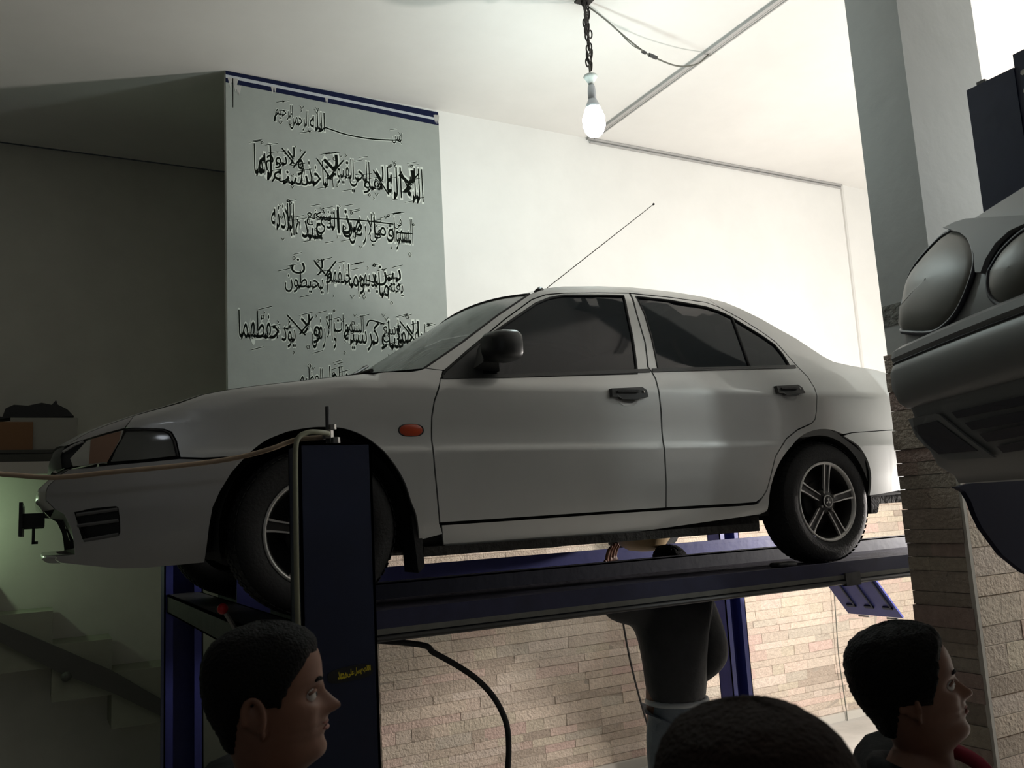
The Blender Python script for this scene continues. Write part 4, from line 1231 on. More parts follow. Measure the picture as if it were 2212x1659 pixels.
# wheels
def wheel(xc, zc, sgn, phase, name, lbl=None):
    yo = YC - sgn * 0.79                                         # spoke face plane (near side: sgn=1)
    ax = Vector((0, -sgn, 0))
    wt = B()
    R = 0.290
    wt.lathe([(0.188, -0.005), (0.196, 0.010), (0.215, 0.018), (0.245, 0.021), (0.268, 0.012), (0.282, -0.004), (0.2895, -0.020), (R, -0.05), (R, -0.125), (0.2885, -0.15), (0.275, -0.168), (0.24, -0.178), (0.20, -0.17), (0.188, -0.16)], (xc, yo, zc), ax, 48)
    ty = wt.out('wheel', M['black_rubber'], car, smooth=True)
    tr = B()
    for k in range(60):
        a = 2 * PI * k / 60
        for j, (a0, a1) in enumerate(((0.004, -0.030), (-0.036, -0.066), (-0.072, -0.10), (-0.106, -0.148))):
            aa = a + (j % 2) * PI / 60
            ra = 0.2835 if j in (0, 3) else 0.289
            rb_ = 0.2905 if j in (0, 3) else 0.2925
            vv = []
            for an in (aa, aa + 0.066):
                for (rr, al) in ((ra, a0), (ra, a1), (rb_ + 0.0015, a1), ((0.2855 if j == 0 else rb_ + 0.0015), a0)):
                    vv.append((xc + rr * math.cos(an), yo - sgn * al, zc + rr * math.sin(an)))
            tr.add(vv, [(0, 1, 2, 3), (7, 6, 5, 4), (3, 2, 6, 7), (0, 3, 7, 4), (1, 5, 6, 2)])
    tr.out('tyre_tread', M['black_rubber'], ty)
    rim = B()
    rim.lathe([(0.192, 0.004), (0.193, 0.010), (0.186, 0.012), (0.180, 0.008), (0.176, -0.004)], (xc, yo, zc), ax, 48)
    ro = rim.out('rim_lip', M['alloy'], ty, smooth=True)
    bar = B()
    bar.lathe([(0.178, -0.002), (0.168, -0.02), (0.160, -0.06), (0.155, -0.12)], (xc, yo, zc), ax, 40)
    bar.lathe([(0.155, -0.12), (0.05, -0.115), (0.0, -0.115)], (xc, yo, zc), ax, 40)
    bar.lathe([(0.105, -0.06), (0.105, -0.045), (0.09, -0.04), (0.0, -0.04)], (xc, yo, zc), ax, 32)
    bar.out('rim_barrel', M['alloy_dark'], ty, smooth=True)
    def P(r, a, o_): return (xc + r * math.cos(a), yo - sgn * o_, zc + r * math.sin(a))
    for k in range(5):
        a = math.radians(phase + 72 * k)
        sp = B()
        # dark web between the two silver edges
        vs = []
        for (r, hw, o_) in ((0.050, 0.38, -0.004), (0.085, 0.19, -0.006), (0.13, 0.115, -0.004), (0.178, 0.095, 0.0)):
            vs += [P(r, a - hw, o_), P(r, a + hw, o_), P(r, a + hw, o_ - 0.028), P(r, a - hw, o_ - 0.028)]
        fs = []
        for i in range(3):
            for j in range(4):
                fs.append((4 * i + j, 4 * i + (j + 1) % 4, 4 * i + 4 + (j + 1) % 4, 4 * i + 4 + j))
        sp.add(vs, fs)
        so = sp.out('spoke', M['alloy_dark'], ty)
        for s2 in (-1, 1):
            e = B()
            vs = []
            for (r, hw, wd, o_) in ((0.048, 0.30, 0.005, -0.002), (0.075, 0.215, 0.0055, 0.0), (0.11, 0.145, 0.006, 0.002), (0.15, 0.115, 0.0065, 0.004), (0.180, 0.112, 0.009, 0.007)):
                w1 = wd / r
                aa = a + s2 * hw
                vs += [P(r, aa - w1 / 2, o_), P(r, aa + w1 / 2, o_), P(r, aa + w1 / 2, o_ - 0.012), P(r, aa - w1 / 2, o_ - 0.012)]
            fs = []
            for i in range(4):
                for j in range(4):
                    fs.append((4 * i + j, 4 * i + (j + 1) % 4, 4 * i + 4 + (j + 1) % 4, 4 * i + 4 + j))
            e.add(vs, fs)
            e.out('spoke_edge', M['alloy'], ty)
    hb = B()
    hb.lathe([(0.060, -0.03), (0.058, -0.008), (0.045, -0.002), (0.034, 0.0), (0.0, 0.0)], (xc, yo, zc), ax, 32)
    hb.out('hub', M['alloy_dark'], ty, smooth=True)
    for k in range(4):
        a = math.radians(phase + 35 + 90 * k)
        c_ = P(0.050, a, 0.0)
        B().lathe([(0.0, 0.012), (0.007, 0.012), (0.009, 0.006), (0.009, -0.01), (0, -0.01)], c_, ax, 6).out('wheel_nut', M['steel'], ty)
    cp = B().lathe([(0.030, 0.0), (0.030, 0.008), (0.026, 0.010), (0.0, 0.0105)], (xc, yo, zc), ax, 28)
    co = cp.out('hub_cap', M['alloy_dark'], ty, smooth=True)
    B().lathe([(0.0305, 0.007), (0.0305, 0.0105), (0.0265, 0.0115), (0.0265, 0.009)], (xc, yo, zc), ax, 28).out('cap_ring', M['alloy'], ty, smooth=True)
    em = B()
    for k in range(3):                                           # three-diamond emblem
        a = PI / 2 + k * 2 * PI / 3
        q = [(0, 0), (0.0105, a - 0.52), (0.0185, a), (0.0105, a + 0.52)]
        em.prism([(r * math.cos(t), r * math.sin(t)) for r, t in q], lambda u_, w2, o_: (xc + u_, yo - sgn * (0.0108 + o_), zc + w2), 0.0015)
    em.out('emblem', M['alloy'], co if False else ty)
    return ty
wheel(0.858, 1.98, 1, 98, 'wheel')
wheel(3.358, 1.98, 1, 82, 'wheel')
wheel(0.858, 1.98, -1, 80, 'wheel')
wheel(3.358, 1.98, -1, 80, 'wheel')

# ------------------------------------------------------------ second lift and the car on it, right edge
ANG = math.radians(154.6)
MC = (2.5175, 2.0175, 0.3744)
merc = empty('raised_grey_car', (MC[0], MC[1], 0), ANG)
tag(merc, 'grey-silver saloon with oval twin headlamps raised at the right edge', 'car')
RS, RP, WID = 0.20, 0.40, 1.80
def mplan(n_c=8, n_s=10, inset=0.0):
    """plan outline (p,s) of the nose from far flank to near flank, with outward normals"""
    out = []
    out.append((-1.2, 0 + inset, 0, -1))
    for k in range(n_c + 1):
        a = PI / 2 * k / n_c
        out.append((-RP + (RP - inset) * math.sin(a), RS - (RS - inset) * math.cos(a), math.sin(a), -math.cos(a)))
    for k in range(1, n_s):
        t = k / n_s
        s_ = RS + (WID - 2 * RS) * t
        out.append((-inset + 0.03 * math.sin(PI * t), s_, 1, 0))
    for k in range(n_c + 1):
        a = PI / 2 * (1 - k / n_c)
        out.append((-RP + (RP - inset) * math.sin(a), WID - RS + (RS - inset) * math.cos(a), math.sin(a), math.cos(a)))
    out.append((-1.2, WID - inset, 0, 1))
    return out
def msweep(name, prof, m, parent=None, closed=False, smooth=True, zf=None, angle=40):
    """prof: (outward offset, z)"""
    P = mplan()
    v = []; f = []
    for p, s_, nx, ny in P:
        L = math.hypot(nx, ny)
        for o_, z in prof:
            v.append((p + nx / L * o_, s_ + ny / L * o_, z + (zf(s_, p) if zf else 0)))
    n = len(prof)
    for i in range(len(P) - 1):
        for j in range(n - 1 + (1 if closed else 0)):
            j2 = (j + 1) % n
            f.append((i * n + j, i * n + j2, (i + 1) * n + j2, (i + 1) * n + j))
    return link(name, v, f, m, parent or merc, local=True, smooth=smooth, angle=angle)
ZS = [(0.0754,2.4434),(0.2864,2.4091),(0.0472,2.2788),(0.4775,2.2714)]
zt_, zb_ = 2.455, 2.285
bmp = msweep('bumper', [(-0.06, 2.470), (-0.012, 2.470), (0.012, 2.455), (0.018, 2.432), (0.010, 2.420), (0.010, 2.414), (0.016, 2.406), (0.026, 2.385), (0.026, 2.335), (0.010, 2.290), (-0.012, 2.272), (-0.03, 2.268)], M['merc'])
B_ = msweep('rub_strip', [(0.012, 2.420), (0.016, 2.417), (0.012, 2.413)], M['merc_dark'], bmp)
msweep('lower_valance', [(-0.025, 2.272), (-0.03, 2.25), (-0.055, 2.16), (-0.085, 2.08), (-0.13, 2.045), (-0.14, 2.02), (-0.17, 2.018), (-0.30, 2.03)], M['merc'])
face_z = [(0.3286,2.8211),(0.4554,2.8052)]
ZB, ZT = 2.46, 2.80
def face_off(z):
    t = max(0.0, (z - ZB) / (ZT - ZB))
    return -0.028 - 0.13 * t ** 1.7
fp = [(face_off(ZB + (ZT - ZB) * k / 8), ZB + (ZT - ZB) * k / 8) for k in range(9)]
msweep('nose_panel', [(-0.05, 2.45)] + fp + [(-0.24, 2.815), (-0.30, 2.825)], M['merc'])
def on_face(s_, z, o_=0.0):
    """point on the sloping nose at lateral s and height z"""
    off = face_off(z)
    if s_ < RS:
        a = math.acos(max(-1, min(1, (RS - s_) / (RS - off)))) if RS - s_ < RS - off else 0.0
        p = -RP + (RP + off) * math.sin(a)
        nrm = (math.sin(a), -math.cos(a))
    else:
        p = off + 0.03 * math.sin(PI * (s_ - RS) / (WID - 2 * RS)); nrm = (1, 0)
    return (p + nrm[0] * o_ * 0.94, s_ + nrm[1] * o_ * 0.94, z + o_ * 0.35)
def headlamp(outline, name, dark=0.012):
    cx_ = sum(p[0] for p in outline) / len(outline); cz_ = sum(p[1] for p in outline) / len(outline)
    pts3 = smooth_path([(a, b_, 0) for a, b_ in outline] + [(outline[0][0], outline[0][1], 0)], 4)[:-1]
    pts3 = [(p.x, p.y) for p in pts3]
    n = len(pts3)
    v = []; f = []
    for k, (sc, o_) in enumerate(((1.0, 0.002), (0.97, 0.008), (0.88, 0.014), (0.6, 0.022), (0.3, 0.026), (0.02, 0.027))):
        for a, b_ in pts3:
            v.append(on_face(cx_ + (a - cx_) * sc, cz_ + (b_ - cz_) * sc, o_))
    for k in range(5):
        for i in range(n):
            f.append((k * n + i, k * n + (i + 1) % n, (k + 1) * n + (i + 1) % n, (k + 1) * n + i))
    lens = link(name, v, f, M['merc_lens'], merc, local=True, smooth=True)
    ring = B()
    ring.tube([on_face(cx_ + (a - cx_) * 1.03, cz_ + (b_ - cz_) * 1.03, 0.006) for a, b_ in pts3], 0.0075, 8, closed=True)
    ring.out('lamp_surround', M['merc_dark'], lens, local=True, smooth=True)
    return lens
LO = [(0.338,2.8003),(0.4674,2.7468),(0.5708,2.665),(0.6,2.594),(0.553,2.5173),(0.4635,2.4803),(0.3378,2.4841),(0.0463,2.5631),(0.1235,2.602),(0.0694,2.7003),(0.1717,2.7661),(0.2585,2.8005)]
LI = [(0.6989,2.57),(0.703,2.526),(0.7263,2.4898),(0.7698,2.4642),(0.8258,2.4575),(0.882,2.469),(0.9333,2.4989),(0.9522,2.5445),(0.9272,2.5982),(0.8705,2.6346),(0.8185,2.6375),(0.7474,2.6135)]

LO = [(max(0.006, a), b_) for a, b_ in LO]
headlamp(LO, 'outer_headlamp')
headlamp(LI, 'inner_headlamp')
# brow of the wing between the lamps, its lit top painted lighter
br = B()
W1 = [(0.1946,2.8632),(0.2594,2.8535),(0.3269,2.8454),(0.3962,2.8269),(0.4743,2.8021)]
nlv = msweep('bonnet_edge', [(-0.20, 2.795), (-0.212, 2.820), (-0.26, 2.835), (-0.40, 2.85)], M['merc_lit'])
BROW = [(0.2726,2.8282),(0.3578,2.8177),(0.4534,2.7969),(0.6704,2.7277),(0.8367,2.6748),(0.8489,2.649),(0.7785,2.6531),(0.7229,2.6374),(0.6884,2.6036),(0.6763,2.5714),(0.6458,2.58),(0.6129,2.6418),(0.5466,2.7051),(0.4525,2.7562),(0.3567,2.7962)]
surf_panel('lamp_brow', BROW, lambda a, b_, o_: on_face(a, b_, 0.020 - o_), M['merc_lit'], merc, step=0.05, local=True, depth=0.014)
# grille slots and fog lamp in the valance
def val_pt(s_, z, o_):
    off = lerp(z, [(2.045, -0.13), (2.08, -0.085), (2.16, -0.055), (2.25, -0.03), (2.27, -0.025)])
    return (off + (0.03 * math.sin(PI * (s_ - RS) / (WID - 2 * RS)) if s_ > RS else -0.25 * (RS - s_)) + o_, s_, z)
def val_poly(poly, m, name, par, o1=0.004, th=0.006):
    n = len(poly)
    pp = resample(poly, 0.06)
    n = len(pp)
    v = [val_pt(a, b_, o1) for a, b_ in pp] + [val_pt(a, b_, o1 + th) for a, b_ in pp]
    f = [tuple(range(n, 2 * n))] + [(i, (i + 1) % n, (i + 1) % n + n, i + n) for i in range(n)]
    return link(name, v, f, m, par, local=True)
FG = [(0.1485,2.209),(0.3354,2.211),(0.4839,2.1069),(0.2551,2.1127),(0.2018,2.1548)]
FGO = [(0.1227,2.2376),(0.3403,2.2316),(0.3587,2.228),(0.5447,2.0831),(0.2952,2.0914),(0.2229,2.115),(0.1293,2.1791)]
fo = val_poly(FGO, M['merc'], 'fog_lamp_frame', merc, 0.004, 0.008)
val_poly(FG, M['merc_dark'], 'fog_lamp', fo, 0.012, 0.002)
for sl in ([(0.4274,2.2254),(0.6958,2.2262),(0.8205,2.2256),(0.8155,2.203),(0.6907,2.2035),(0.442,2.206)], [(0.4733,2.189),(0.6875,2.1892),(0.8125,2.1895),(0.8069,2.1646),(0.6818,2.164),(0.4975,2.1652)], [(0.5235,2.1522),(0.6796,2.1544),(0.8049,2.1555),(0.7999,2.1328),(0.6736,2.1281),(0.5419,2.1271)], [(0.5767,2.1114),(0.6706,2.1148),(0.7961,2.1158),(0.7928,2.101),(0.6657,2.0932),(0.5912,2.0925)]):
    val_poly(sl, M['merc_dark'], 'air_slot', merc, 0.004, 0.004)
# body behind the nose (mostly outside the frame)
st_ = [(-0.30, 2.815, 0.12), (-0.9, 2.97, 0.06), (-1.35, 3.06, 0.05), (-1.9, 3.40, 0.22), (-2.3, 3.48, 0.24), (-3.2, 3.46, 0.24), (-3.9, 3.14, 0.12), (-4.6, 3.08, 0.08), (-4.75, 2.8, 0.06), (-4.8, 2.3, 0.06)]
v = []; f = []
for p, zt2, ins in st_:
    belt = min(zt2, 3.0)
    for s_, z in ((0.02, 2.15), (0.0, 2.45), (0.02, belt - 0.06), (ins, zt2 - 0.04), (0.35, zt2), (0.9, zt2 + 0.02), (1.45, zt2), (1.8 - ins, zt2 - 0.04), (1.78, belt - 0.06), (1.80, 2.45), (1.78, 2.15)):
        v.append((p, s_, z))
for i in range(len(st_) - 1):
    for k in range(10):
        a = i * 11 + k
        f.append((a, a + 1, a + 12, a + 11))
    f.append((i * 11 + 10, i * 11, (i + 1) * 11, (i + 1) * 11 + 10))
link('body_shell', v, f, M['merc'], merc, local=True, smooth=True, angle=40)
for p in (-0.85, -3.65):
    for s_ in (0.02, 1.60):
        B().lathe([(0.0, -0.01), (0.19, 0.0), (0.20, 0.01), (0.31, 0.01), (0.325, 0.03), (0.325, 0.17), (0.31, 0.19), (0.2, 0.19), (0.19, 0.18), (0, 0.18)], (p, s_, 2.22), (0, 1, 0), 32).out('wheel', M['black_rubber'], merc, local=True, smooth=True)

l2 = empty('two_post_lift', (3.6, 2.1, 0))
tag(l2, 'dark blue tall lift column behind the raised grey car at the right', 'car lift')
b = B()
b.box(3.57, 3.80, 1.985, 2.20, 0, 3.742)
b.out('column', M['blue_dark'], l2)
b = B().box(3.575, 3.83, 1.90, 1.984, 0, 3.80)
b.out('inner_column', M['blue_dark'], l2)
bt = B()
for z in (3.62, 3.70):
    bt.lathe([(0, 0.012), (0.013, 0.012), (0.013, 0), (0, 0)], (3.574, 1.945, z), (-1, 0, 0), 6)
bt.out('bolt', M['steel'], l2)
bt = B().box(3.568, 3.575, 1.925, 1.933, 3.53, 3.56).box(3.568, 3.575, 1.910, 1.918, 3.54, 3.57)
bt.out('slot', M['white_plastic'], l2)
B().box(3.58, 3.64, 2.12, 2.16, 3.742, 3.762, bev=0.004).out('top_bracket', M['dark_steel'], l2)
# curved navy cover below the car
ARC = [(2.79,2.01),(2.834,1.993),(2.858,1.96),(2.876,1.911),(2.902,1.865),(2.94,1.823),(2.993,1.766),(3.104,1.697),(3.334,1.613),(3.689,1.556),(3.838,2.071),(3.449,2.062),(3.014,2.039)]
B().prism(ARC, lambda a, b_, o_: (a, 1.95 + o_, b_), 0.02).out('arm_cover', M['navy_cover'], l2)

# ------------------------------------------------------------ shelf, cartons, stairs at the left
sh = empty('wall_shelf', (-0.6, 7.5, 2.5))
tag(sh, 'wide wall shelf with a dark frame and pale front board at the left', 'shelf')
B().box(-2.2, 0.16, 7.28, 7.75, 2.635, 2.665).box(-2.2, 0.16, 7.28, 7.30, 2.57, 2.64).out('shelf_board', M['shelf_dark'], sh)
B().box(-2.2, 0.14, 7.25, 7.28, 2.485, 2.575).out('front_rail', M['shelf'], sh)
bx = [(-0.2,2.916),(0.246,2.918),(0.249,2.685),(-0.263,2.875),(-0.05,2.875),(-0.045,2.675),(-0.249,2.899),(0.218,3.042)]
o = B().box(bx[0][0], bx[1][0], 7.40, 7.70, 2.665, bx[0][1], bev=0.004).out('storage_box', M['carton_white'])
tag(o, 'pale grey storage box standing on the wall shelf under the black bag', 'box')
o = B().box(-0.5, bx[4][0], 7.32, 7.395, 2.665, bx[4][1], bev=0.004).out('carton', M['carton_brown'])
tag(o, 'brown cardboard carton at the left end of the wall shelf', 'box')
bg = B()
bp_ = [(-0.443,2.911),(-0.327,2.935),(-0.253,2.928),(-0.234,2.991),(-0.181,3.019),(-0.09,3.013),(0.002,3.036),(0.07,3.022),(0.098,3.058),(0.111,3.023),(0.175,2.988),(0.223,2.934),(0.035,2.926),(-0.179,2.925),(-0.442,2.887)]
bg.prism(bp_, lambda a, b_, o_: (a, 7.45 + o_, b_), 0.2)
o = bg.out('bag', M['bag'])
tag(o, 'crumpled black bag lying on top of the pale storage box', 'bag')
lift_z = bx[0][1] - min(p[1] for p in bp_[2:13])
o.location.z = 0.0

stp = empty('staircase', (0.2, 7.4, 0))
tag(stp, 'concrete staircase along the left wall below the shelf', 'staircase')
tops = [(0.108,1.495),(0.502,1.256),(0.944,1.001)]
xs_ = [-2.0, -1.45, -1.05, -0.62, -0.25, tops[0][0], tops[1][0], tops[2][0]]
xr = [0.108, 0.502, 0.93]
zr = [1.497, 1.255, 1.01]
steps_ = [(-0.29, xr[0], zr[0]), (xr[0], xr[1], zr[1]), (xr[1], xr[2], zr[2])]
for k in range(4):
    steps_.insert(0, (steps_[0][0] - 0.40, steps_[0][0], steps_[0][2] + 0.243))
for a, b_, z in steps_:
    if b_ > -2.2:
        B().box(a, b_, 7.32, 7.75, z - 0.40, z).out('stair', M['stairs'], stp)
sg = [(-0.772,1.752),(-0.222,1.45),(0.098,1.265),(0.503,1.027),(0.844,0.775),(1.074,0.58),(1.074,0.446),(0.844,0.655),(0.505,0.873),(0.176,1.046),(-0.218,1.314),(-0.767,1.614)]
B().prism(sg, lambda a, b_, o_: (a, 7.28 + o_, b_), 0.04).out('stringer', M['stairs_dark'], stp)
kn = [(0.199,1.03)][0]
B().ball((kn[0], 7.26, kn[1]), 0.035, 10, 8).out('bolt', M['stairs_dark'], stp)

# ------------------------------------------------------------ people
def gauss(x, s_): return math.exp(-(x / s_) ** 2)
HEAD = [(-.075, .046, .052, .053), (-.045, .040, .054, .052), (-.015, .046, .057, .053), (-.004, .066, .060, .055), (.006, .086, .061, .058), (.018, .091, .063, .060), (.030, .087, .066, .062), (.038, .086, .067, .063), (.046, .092, .069, .065), (.052, .089, .070, .065), (.060, .094, .072, .066), (.068, .090, .074, .067), (.080, .089, .080, .069), (.095, .087, .087, .072), (.108, .086, .091, .074), (.120, .091, .094, .075), (.135, .095, .096, .077), (.155, .096, .097, .078), (.175, .093, .095, .076), (.193, .083, .088, .070), (.208, .068, .076, .060), (.220, .046, .055, .042), (.227, .024, .030, .024), (.230, .004, .006, .005)]
def head_pt(i_z, th, nose=1.0):
    """surface point of the head: z level and angle (0 = face)"""
    z = i_z
    F = lerp(z, [(h[0], h[1]) for h in HEAD]); Bk = lerp(z, [(h[0], h[2]) for h in HEAD]); W_ = lerp(z, [(h[0], h[3]) for h in HEAD])
    c, s_ = math.cos(th), math.sin(th)
    ex = 0.86
    x = (F if c > 0 else Bk) * math.copysign(abs(c) ** ex, c)
    y = W_ * math.copysign(abs(s_) ** ex, s_)
    if c > 0:
        # nose
        nz = lerp(z, [(.062, 0), (.067, .006), (.073, .028), (.078, .0345), (.084, .0325), (.095, .0235), (.105, .0170), (.115, .0085), (.125, 0)]) * nose
        sg_ = lerp(z, [(.067, .017), (.078, .0155), (.09, .012), (.11, .009)])
        x += nz * gauss(y, sg_)
        # eye sockets, brow, cheek, lips
        for sy in (-1, 1):
            d2 = ((y - sy * .032) / .019) ** 2 + ((z - .107) / .013) ** 2
            x -= .012 * math.exp(-d2)
            d2 = ((y - sy * .030) / .024) ** 2 + ((z - .125) / .008) ** 2
            x += .004 * math.exp(-d2)
            d2 = ((y - sy * .040) / .02) ** 2 + ((z - .083) / .014) ** 2
            x += .004 * math.exp(-d2)
        x -= .004 * gauss(abs(y) - .030, .008) * gauss(z - .060, .02)
        x += .004 * gauss(y, .022) * gauss(z - .047, .004) + .004 * gauss(y, .02) * gauss(z - .0585, .0045) - .004 * gauss(y, .026) * gauss(z - .0525, .0022)
        x -= .008 * gauss(abs(y) - .055, .02) * gauss(z - .03, .03)
    return (x, y, z)
def head_geo(nose=1.0):
    zs_ = []
    z = -.075
    while z < .2295:
        zs_.append(z)
        z += .0033 if -.01 < z < .135 else .006
    zs_.append(.2298)
    n = 72
    v = []; f = []
    ths = []
    for k in range(n):
        t = k / n
        a = 2 * PI * t - PI
        a = a - 0.42 * math.sin(a)                                 # denser around the face
        ths.append(a)
    for z in zs_:
        for a in ths:
            v.append(head_pt(z, a, nose))
    for i in range(len(zs_) - 1):
        for k in range(n):
            k2 = (k + 1) % n
            f.append((i * n + k, i * n + k2, (i + 1) * n + k2, (i + 1) * n + k))
    c_ = len(v)
    v.append((0, 0, .230))
    L = (len(zs_) - 1) * n
    f += [(L + k, L + (k + 1) % n, c_) for k in range(n)]
    f.append(tuple(range(n))[::-1])
    return v, f, zs_, ths
def ear_geo(sy):
    b = B()
    pts_ = []
    for k in range(13):
        a = -0.6 + 4.6 * k / 12
        pts_.append((-.012 - .017 * math.cos(a + 0.2) - .004, sy * (.079 + .006 * math.sin(a * .5)), .088 + .030 * math.sin(a + 0.2) * (1.0) + .004))
    b.tube(pts_, [0.0055] * 13, 7)
    b.ball((-.014, sy * .074, .090), .018, 12, 8, (0.85, 0.42, 1.3))
    b.ball((-.006, sy * .076, .062), .009, 8, 6, (0.8, 0.5, 1.1))
    return b
def skin_mesh(nodes, edges, sub=2):
    """grow a limb surface from joints: nodes {name:(pos, radius)}; returns vertices and faces"""
    me = bpy.data.meshes.new('tmp_skin')
    names = list(nodes)
    me.from_pydata([nodes[n][0] for n in names], [(names.index(a), names.index(b_)) for a, b_ in edges], [])
    o_ = bpy.data.objects.new('tmp_skin', me)
    COL.objects.link(o_)
    sk = o_.modifiers.new('s', 'SKIN')
    sk.use_smooth_shade = True
    for i, n in enumerate(names):
        r = nodes[n][1]
        me.skin_vertices[0].data[i].radius = (r, r) if not isinstance(r, (tuple, list)) else r
        me.skin_vertices[0].data[i].use_root = (i == 0)
    s_ = o_.modifiers.new('d', 'SUBSURF')
    s_.levels = sub; s_.render_levels = sub
    dg = bpy.context.evaluated_depsgraph_get()
    dg.update()
    ev = o_.evaluated_get(dg)
    m2 = ev.to_mesh()
    v = [tuple(p.co) for p in m2.vertices]
    f = [tuple(p.vertices) for p in m2.polygons]
    ev.to_mesh_clear()
    bpy.data.objects.remove(o_)
    bpy.data.meshes.remove(me)
    return v, f
def hand_geo(b, wrist, d, up, s_=1.0, curl=0.3):
    """palm and five fingers; d = direction of the fingers, up = towards the thumb side"""
    d = Vector(d).normalized(); up = Vector(up)
    up = (up - d * up.dot(d)).normalized()
    nrm = d.cross(up).normalized()
    W_ = Vector(wrist)
    nodes = {'w': (W_, .024 * s_), 'p0': (W_ + d * .03 * s_, (.036 * s_, .018 * s_)), 'p1': (W_ + d * .07 * s_, (.040 * s_, .015 * s_)), 'p2': (W_ + d * .088 * s_, (.036 * s_, .012 * s_))}
    v, f = skin_mesh(nodes, [('w', 'p0'), ('p0', 'p1'), ('p1', 'p2')], 2)
    # flatten the palm along its normal
    vv = []
    for p in v:
        q = Vector(p) - W_
        k = q.dot(nrm)
        t_ = min(1, max(0, q.dot(d) / .05))
        u = q.dot(up)
        q = q - nrm * k + nrm * (k * (1 - .45 * t_)) + up * (u * .35 * t_)
        vv.append(tuple(W_ + q))
    b.add(vv, f)
    for i, (off, L) in enumerate(((.030, .072), (.010, .080), (-.010, .075), (-.028, .060))):
        r = (.0095, .0088, .0078, .0068)
        P0 = W_ + d * .070 * s_ + up * off * s_
        P1 = W_ + d * .092 * s_ + up * off * 1.05 * s_
        a1 = curl; a2 = curl * 2.0; a3 = curl * 3.0
        P2 = P1 + (d * math.cos(a1) + nrm * math.sin(a1)) * L * .45 * s_
        P3 = P2 + (d * math.cos(a2) + nrm * math.sin(a2)) * L * .32 * s_
        P4 = P3 + (d * math.cos(a3) + nrm * math.sin(a3)) * L * .23 * s_
        v, f = skin_mesh({'a': (P0, r[0] * s_), 'b': (P1, r[0] * s_), 'c': (P2, r[1] * s_), 'd': (P3, r[2] * s_), 'e': (P4, r[3] * s_)}, [('a', 'b'), ('b', 'c'), ('c', 'd'), ('d', 'e')], 1)
        b.add(v, f)
    T0 = W_ + d * .020 * s_ + up * .018 * s_
    T1 = W_ + d * .045 * s_ + up * .048 * s_ + nrm * .008 * s_
    T2 = T1 + (d * .8 + up * .55 + nrm * .25).normalized() * .034 * s_
    T3 = T2 + (d * .95 + up * .2 + nrm * .35).normalized() * .028 * s_
    v, f = skin_mesh({'a': (T0, .013 * s_), 'b': (T1, .0125 * s_), 'c': (T2, .0105 * s_), 'd': (T3, .008 * s_)}, [('a', 'b'), ('b', 'c'), ('c', 'd')], 1)
    b.add(v, f)
def rotm(yaw, pitch, roll=0.0):
    return Matrix.Rotation(yaw, 3, 'Z') @ Matrix.Rotation(-pitch, 3, 'Y') @ Matrix.Rotation(roll, 3, 'X')
def hair_geo(Rm, H, zs_, ths, front, side_z, back_z, thick, seed, s_=1.0, rough_=0.0025):
    """cap of hair over the scalp; front/side/back give the lower hairline"""
    rr = random.Random(seed)
    def lim(a):
        a = abs(a)
        return lerp(a, [(0, front), (0.55, front - .004), (0.95, front - .028), (1.15, side_z + .03), (1.32, side_z), (1.72, side_z + .006), (2.0, side_z - .005), (2.5, back_z), (3.2, back_z)])
    n = len(ths)
    v = []; f = []
    rows_ = [i for i in range(len(zs_))]
    jit = [[rr.uniform(-1, 1) for _ in range(n)] for _ in rows_]
    for i in rows_:
        for k, a in enumerate(ths):
            z = zs_[i]
            p = Vector(head_pt(z, a, 0))
            L = lim(a) + jit[i][k] * 0.0015
            t = max(0.0, min(1.0, (z - L) / .018))
            t = math.sqrt(t)
            c0 = Vector((0, 0, .12))
            nrm = (p - c0).normalized()
            v.append(H + Rm @ ((p + nrm * (t * thick + jit[i][k] * rough_ * t - .003 * (1 - t))) * s_))
    for i in range(len(rows_) - 1):
        for k in range(n):
            k2 = (k + 1) % n
            if zs_[i + 1] > min(lim(ths[k]), lim(ths[k2])) - .004:
                f.append((i * n + k, i * n + k2, (i + 1) * n + k2, (i + 1) * n + k))
    c_ = len(v)
    v.append(H + Rm @ (Vector((0, 0, .230 + thick)) * s_))
    L_ = (len(rows_) - 1) * n
    f += [(L_ + k, L_ + (k + 1) % n, c_) for k in range(n)]
    return v, f
